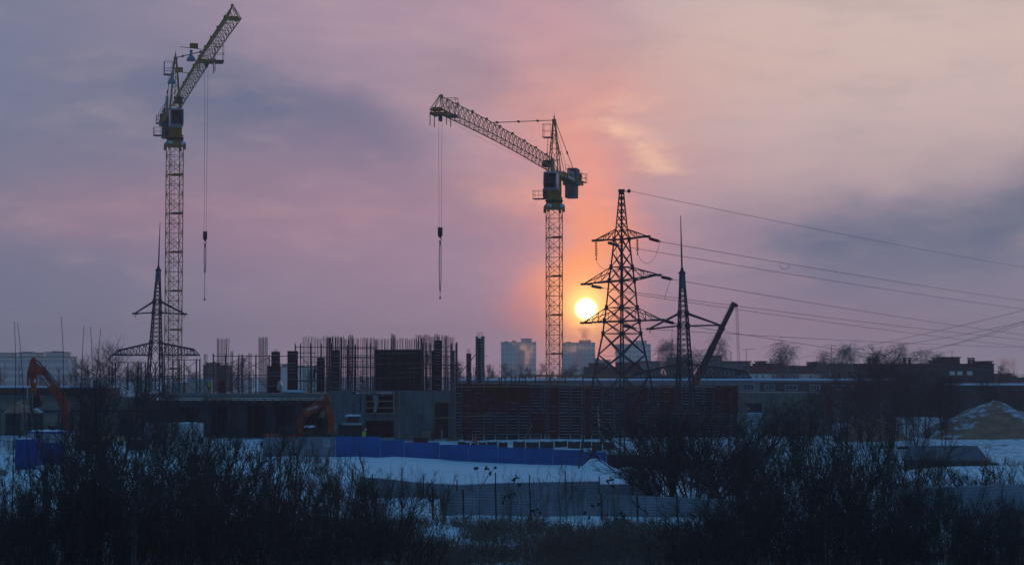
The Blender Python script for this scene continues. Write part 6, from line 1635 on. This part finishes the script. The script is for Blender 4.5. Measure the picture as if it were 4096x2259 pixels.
for u, v, Y, k, lab in ((480, 1400, 175, 2, 'slender bare tree in front of the far tube scaffold'), (540, 1440, 172, 0, 'lower slender tree at the foot of the far tube scaffold'), (640, 1520, 150, 1, 'dark bare tree crossing the foot of the lattice mast')):
    plant('gauzy%d' % k, 'bare_tree', ('trunk', 'crown'), u, v, Y, 9.4, lab, 'tree', None, 1.0)
# an old forked tree in the near thicket
r = random.Random(5); Yt = 74; g = gz(PX(545, Yt), Yt); t = thing('forked_tree', 'grey forked trunk standing in the dark thicket below the white container', 'tree', (PX(545, Yt), Yt, g))
m = MB(); tw_ = MB(); b0 = Vector((0, 0, -.3)); f0 = P(540, 2060, Yt) - t.location; bar3(m, b0, f0, .15, .12)
for (u, v), rr in (((440, 1820), .07), ((470, 1960), .05), ((590, 1700), .06), ((640, 1960), .055), ((800, 1870), .05)):
    e = P(u, v, Yt + r.uniform(-1.5, 1.5)) - t.location; d = (e - f0); pts = limb(m, r, f0, d.normalized(), d.length, rr, rr * .35, 6, .05, .01)
    for k in range(16):
        q, dq, _ = pts[r.randint(2, 6)]; tp = limb(tw_, r, q, side_dir(r, dq, r.uniform(.4, .9)), r.uniform(.5, 1.4), .012, .006, 4, .12, .08)
        for s in range(3): q2, d2, _ = tp[r.randint(1, 4)]; limb(tw_, r, q2, side_dir(r, d2, .6), r.uniform(.2, .6), .007, .005, 2, .1, .05)
m.build('trunk', mat('grey_bark', (.075, .065, .065), .9, .3, 6), t, local=True); tw_.build('crown', M_twig, t, local=True)
# bare trees between the site and the brick block
TR = [(3160, 1600, 232, 'beside the ochre end block'), (3230, 1560, 246, 'just behind the ochre end block'), (3300, 1540, 236, 'past the ochre end block'), (3370, 1500, 250, 'in front of the brick block corner'), (3440, 1490, 240, 'before the first chimneys of the brick block'), (3500, 1450, 262, 'tallest dark one before the chimneys'), (3530, 1395, 300, 'dark crown rising over the brick block roof'),
      (3570, 1430, 290, 'beside the dark crown over the brick block'), (3620, 1480, 250, 'below the middle chimneys'), (3690, 1470, 270, 'below the rooftop hut of the brick block'), (3750, 1500, 255, 'under the snowy balconies'), (3810, 1510, 262, 'before the windows of the brick block'), (3930, 1510, 285, 'at the far corner of the brick block'), (3990, 1550, 282, 'behind the peak of the sand heap'), (4060, 1545, 288, 'behind the far flank of the sand heap'), (3660, 1560, 232, 'lower one before the smaller snowy heap'), (3560, 1570, 228, 'low one behind the smaller snowy heap'), (3770, 1590, 226, 'low one left of the sand heap'), (3420, 1590, 226, 'low one by the smaller snowy heap')]
for i, (u, v, Y, lab) in enumerate(TR):
    plant('grove%d' % (i % 3), 'bare_tree', ('trunk', 'crown'), u, v, Y, 9.2, 'brown leafless tree ' + lab, 'tree', 'brown trees before the brick block', 1.45)
BI = [(2650, 1362, 352, 'left of the lattice mast with the wide arm'), (2698, 1352, 356, 'touching the lattice mast with the wide arm'), (2762, 1392, 352, 'small one between lattice mast and crane boom'), (2838, 1352, 356, 'behind the mobile crane boom'), (2805, 1400, 350, 'small one below the mobile crane boom'),
      (3175, 1366, 352, 'big round one above the brick house'), (3115, 1405, 355, 'smaller one beside the big round one'), (3330, 1404, 345, 'next to the tall aerial'), (3372, 1380, 350, 'slim one past the tall aerial'), (3425, 1372, 346, 'bright slim one before the dark crown'), (3500, 1392, 385, 'pale one behind the first chimneys'), (3565, 1376, 390, 'pale one behind the dark crown'),
      (3690, 1392, 388, 'wide pale one behind the middle chimneys'), (3755, 1402, 390, 'pale one by the rooftop hut'), (3290, 1430, 350, 'low one beside the tall aerial')]
for i, (u, v, Y, lab) in enumerate(BI):
    plant('birch%d' % (i % 4), 'birch_tree', ('trunk', 'crown'), u, v, Y, 11.4, 'weeping birch, ' + lab, 'tree', 'weeping birches by the roofs', (1.15 if u != 3175 else 1.35))
MD = [(1965, 1446, 480, 'beside the tallest column form'), (2000, 1436, 470, 'at the foot of the first apartment tower'), (2040, 1470, 465, 'low one under the first apartment tower'), (2120, 1445, 470, 'dark one at the corner of the first apartment tower'), (2165, 1440, 460, 'between the first apartment tower and the crane'), (2270, 1440, 470, 'at the foot of the tower below the sun'), (2300, 1465, 465, 'low one below the sun'), (1840, 1420, 420, 'behind the end of the corner scaffold'),
      (980, 1410, 420, 'between the two big bare rebar columns'), (930, 1428, 420, 'behind the laddered rebar column'), (700, 1470, 420, 'low one behind the taller crane tower'), (860, 1480, 470, 'low one behind the splayed rebar column'), (1240, 1470, 450, 'behind the first rebar mesh'), (3985, 1440, 480, 'thin one beside the far smoke'), (770, 1478, 440, 'low one behind the pale site cabin')]
for i, (u, v, Y, lab) in enumerate(MD):
    plant(('gauzy%d' % (i % 3)) if i % 2 else 'poplar%d' % (i // 2 % 2), 'hazy_tree', ('trunk', 'crown'), u, v, Y, 10, 'hazy bare tree ' + lab, 'tree', 'hazy trees on the skyline', 1.2)
# the far wood along the horizon
def far_wood():
    r = random.Random(9); m = MB()
    for i in range(330):
        Y = r.uniform(560, 820); u = r.uniform(-120, 4220); x = PX(u, Y); h = r.uniform(6, 11.5) * (1.1 if u < 1900 else .9); sp = r.uniform(1.2, 2.4)
        bar3(m, Vector((x, Y, -.3)), Vector((x, Y, h)), .14, .05)
        for k in range(30):
            z = h * r.uniform(.2, .95); a = r.uniform(0, 6.28); w = sp * (1.1 - z / h) + .4; p = Vector((x + r.uniform(-.2, .2), Y, z)); bar3(m, p, p + Vector((math.cos(a) * w, math.sin(a) * w, r.uniform(.8, 2.6))), .07, .035)
    tag(m.build('distant_wood', M_brown), 'far bare wood along the hazy horizon', 'wood', kind='stuff')
far_wood()
# ------------------------------------------------------------------ dry weeds covering the slope (stuff)
def weeds():
    r = random.Random(21); st, hd_ = MB(), MB()
    def dens(u): 
        return .55 if 1550 < u < 2650 else 1.0
    n = 0
    while n < 12000:
        Y = 92 + 36 * r.random() if r.random() < .8 else 38 + 54 * r.random(); u = r.uniform(-80, 4180)
        if r.random() > dens(u) or (Y > 104 and 1450 < u < 2900 and r.random() < .55): continue
        n += 1; x = PX(u, Y); z = gz(x, Y); h = r.uniform(.35, 1.15) * (1.0 if Y < 100 else .75); s = r.uniform(.7, 1.0) * .011 + Y * .00003
        p = Vector((x, Y, z - .05)); d = Vector((r.gauss(0, .22), r.gauss(0, .22), 1)).normalized(); q = p + d * h * .6; e = q + (d + Vector((r.gauss(0, .3), r.gauss(0, .3), -.05))).normalized() * h * .4
        bar3(st, p, q, s, s * .8); bar3(st, q, e, s * .8, s * .5)
        for k in range(r.randint(1, 4)):
            b = p.lerp(q, r.uniform(.35, 1)); bar3(st, b, b + Vector((r.gauss(0, .16), r.gauss(0, .12), r.uniform(.05, .3))), s * .7, s * .45)
        if r.random() < .22: hd_.blob(e, .028 + Y * .0002, .028 + Y * .0002, .03, 5, 3)
    for i in range(10500):
        wild = i > 8300
        Y = r.uniform(128, 198) if wild else (91 + 33 * r.random() ** 1.3) if r.random() < .84 else (42 + 52 * r.random()); u = r.uniform(-80, 4180) if r.random() < .62 else r.uniform(1380, 2900)
        if wild: u = r.uniform(-80, 1330) if r.random() < .5 else r.uniform(2480, 4180)
        if Y > 90 and mnoise.noise(Vector((PX(u, Y) * .22, Y * .16, 3.3))) > .09: continue
        x = PX(u, Y); z = gz(x, Y); h = r.uniform(.5, 1.45) * (1.0 if Y < 108 else .75); p = Vector((x, Y, z - .05)); s = .006 + Y * .00006
        for k in range(r.randint(4, 7)):
            d = Vector((r.gauss(0, .45), r.gauss(0, .45), 1)).normalized(); q = p + d * h * .5; e = q + (d + rv(r, .25)).normalized() * h * r.uniform(.3, .55); bar3(st, p, q, s * 1.2, s); bar3(st, q, e, s, s * .6)
            for j in range(3):
                b = p.lerp(q, r.uniform(.5, 1)) if j == 0 else q.lerp(e, r.random()); bar3(st, b, b + (d + rv(r, .5)).normalized() * h * r.uniform(.12, .32), s * .7, s * .5)
        if i % 3 == 0: hd_.blob(e, .03 + Y * .00025, .03 + Y * .00025, .035, 5, 3)
    w = st.build('dry_weeds', M_weed); tag(w, 'dry weeds and grass stalks standing in the snow of the near slope', 'weeds', kind='stuff')
    o = hd_.build('seed_heads', M_seed, w)
weeds()
# individual tall stalks with clustered seed heads close to the viewer
SW = [(1925, 1868, 44, 'drooping over the grey fence with three dark heads', [(1905, 1872), (1945, 1872), (1983, 1868), (1962, 1892)]), (1735, 2000, 46, 'short one with a single bent head', [(1720, 2000), (1745, 1992)]), (2070, 1912, 45, 'between the drooping stalk and the clump of shoots', [(2065, 1908), (2055, 1918), (2080, 1935)]), (2440, 1918, 42, 'with two heads above the fence step', [(2432, 1925), (2448, 1915), (2456, 1945)]), (2520, 1912, 43, 'with dark paired heads beside the fence step', [(2512, 1918), (2526, 1908), (2518, 1930)]), (2580, 1925, 45, 'short headed one past the paired heads', [(2572, 1922), (2562, 1928)]), (2032, 1990, 47, 'with scattered heads in front of the wire fence', [(2020, 1990), (2036, 1982), (2010, 2004), (2062, 1976)]), (2140, 2035, 48, 'low one with a broad head in the middle', [(2132, 2042), (2150, 2036), (2160, 2048)]),
      (2340, 2060, 48, 'low one with heads before the near grey fence', [(2340, 2050), (2356, 2066)]), (2400, 2010, 46, 'with one high and one low head by a wire post', [(2396, 2016), (2372, 2018)]), (2620, 1920, 50, 'with thin leaning heads by the willow', [(2612, 1918), (2640, 1925)]), (3290, 1960, 42, 'bent one against the dark right-hand thicket', [(3292, 1958), (3305, 1968)]), (1930, 2100, 52, 'low tangled one in the weeds', [(1922, 2100), (1940, 2094), (1950, 2110)]), (2490, 2055, 47, 'with brown heads before the near fence end', [(2480, 2050), (2500, 2062), (2470, 2075)])]
def seed_stalk(u, v, Y, lab, heads):
    r = random.Random(u); x = PX(u, Y) + r.uniform(-.1, .1); g = gz(x, Y); t = thing('seed_stalk', 'tall dried seed stalk ' + lab, 'weed', (x, Y, g), group='tall dried seed stalks')
    m = MB(); base = Vector((x, Y, g - .1)); knee = P(u + r.uniform(-8, 20), v + 90, Y); bar3(m, base, knee, .012, .009)
    for hu, hv in heads:
        p = P(hu, hv, Y + r.uniform(-.1, .1)); mid = knee.lerp(p, .6) + Vector((0, 0, .05)); bar3(m, knee, mid, .008, .006); bar3(m, mid, p, .006, .005)
        hs = MB()
        for k in range(5): hs.blob(p + rv(r, .022), .026, .026, .022, 6, 4, r, .25)
        hs.build('seed_head', M_seed, t)
    m.build('stalk', M_weed, t)
for a in SW: seed_stalk(*a)
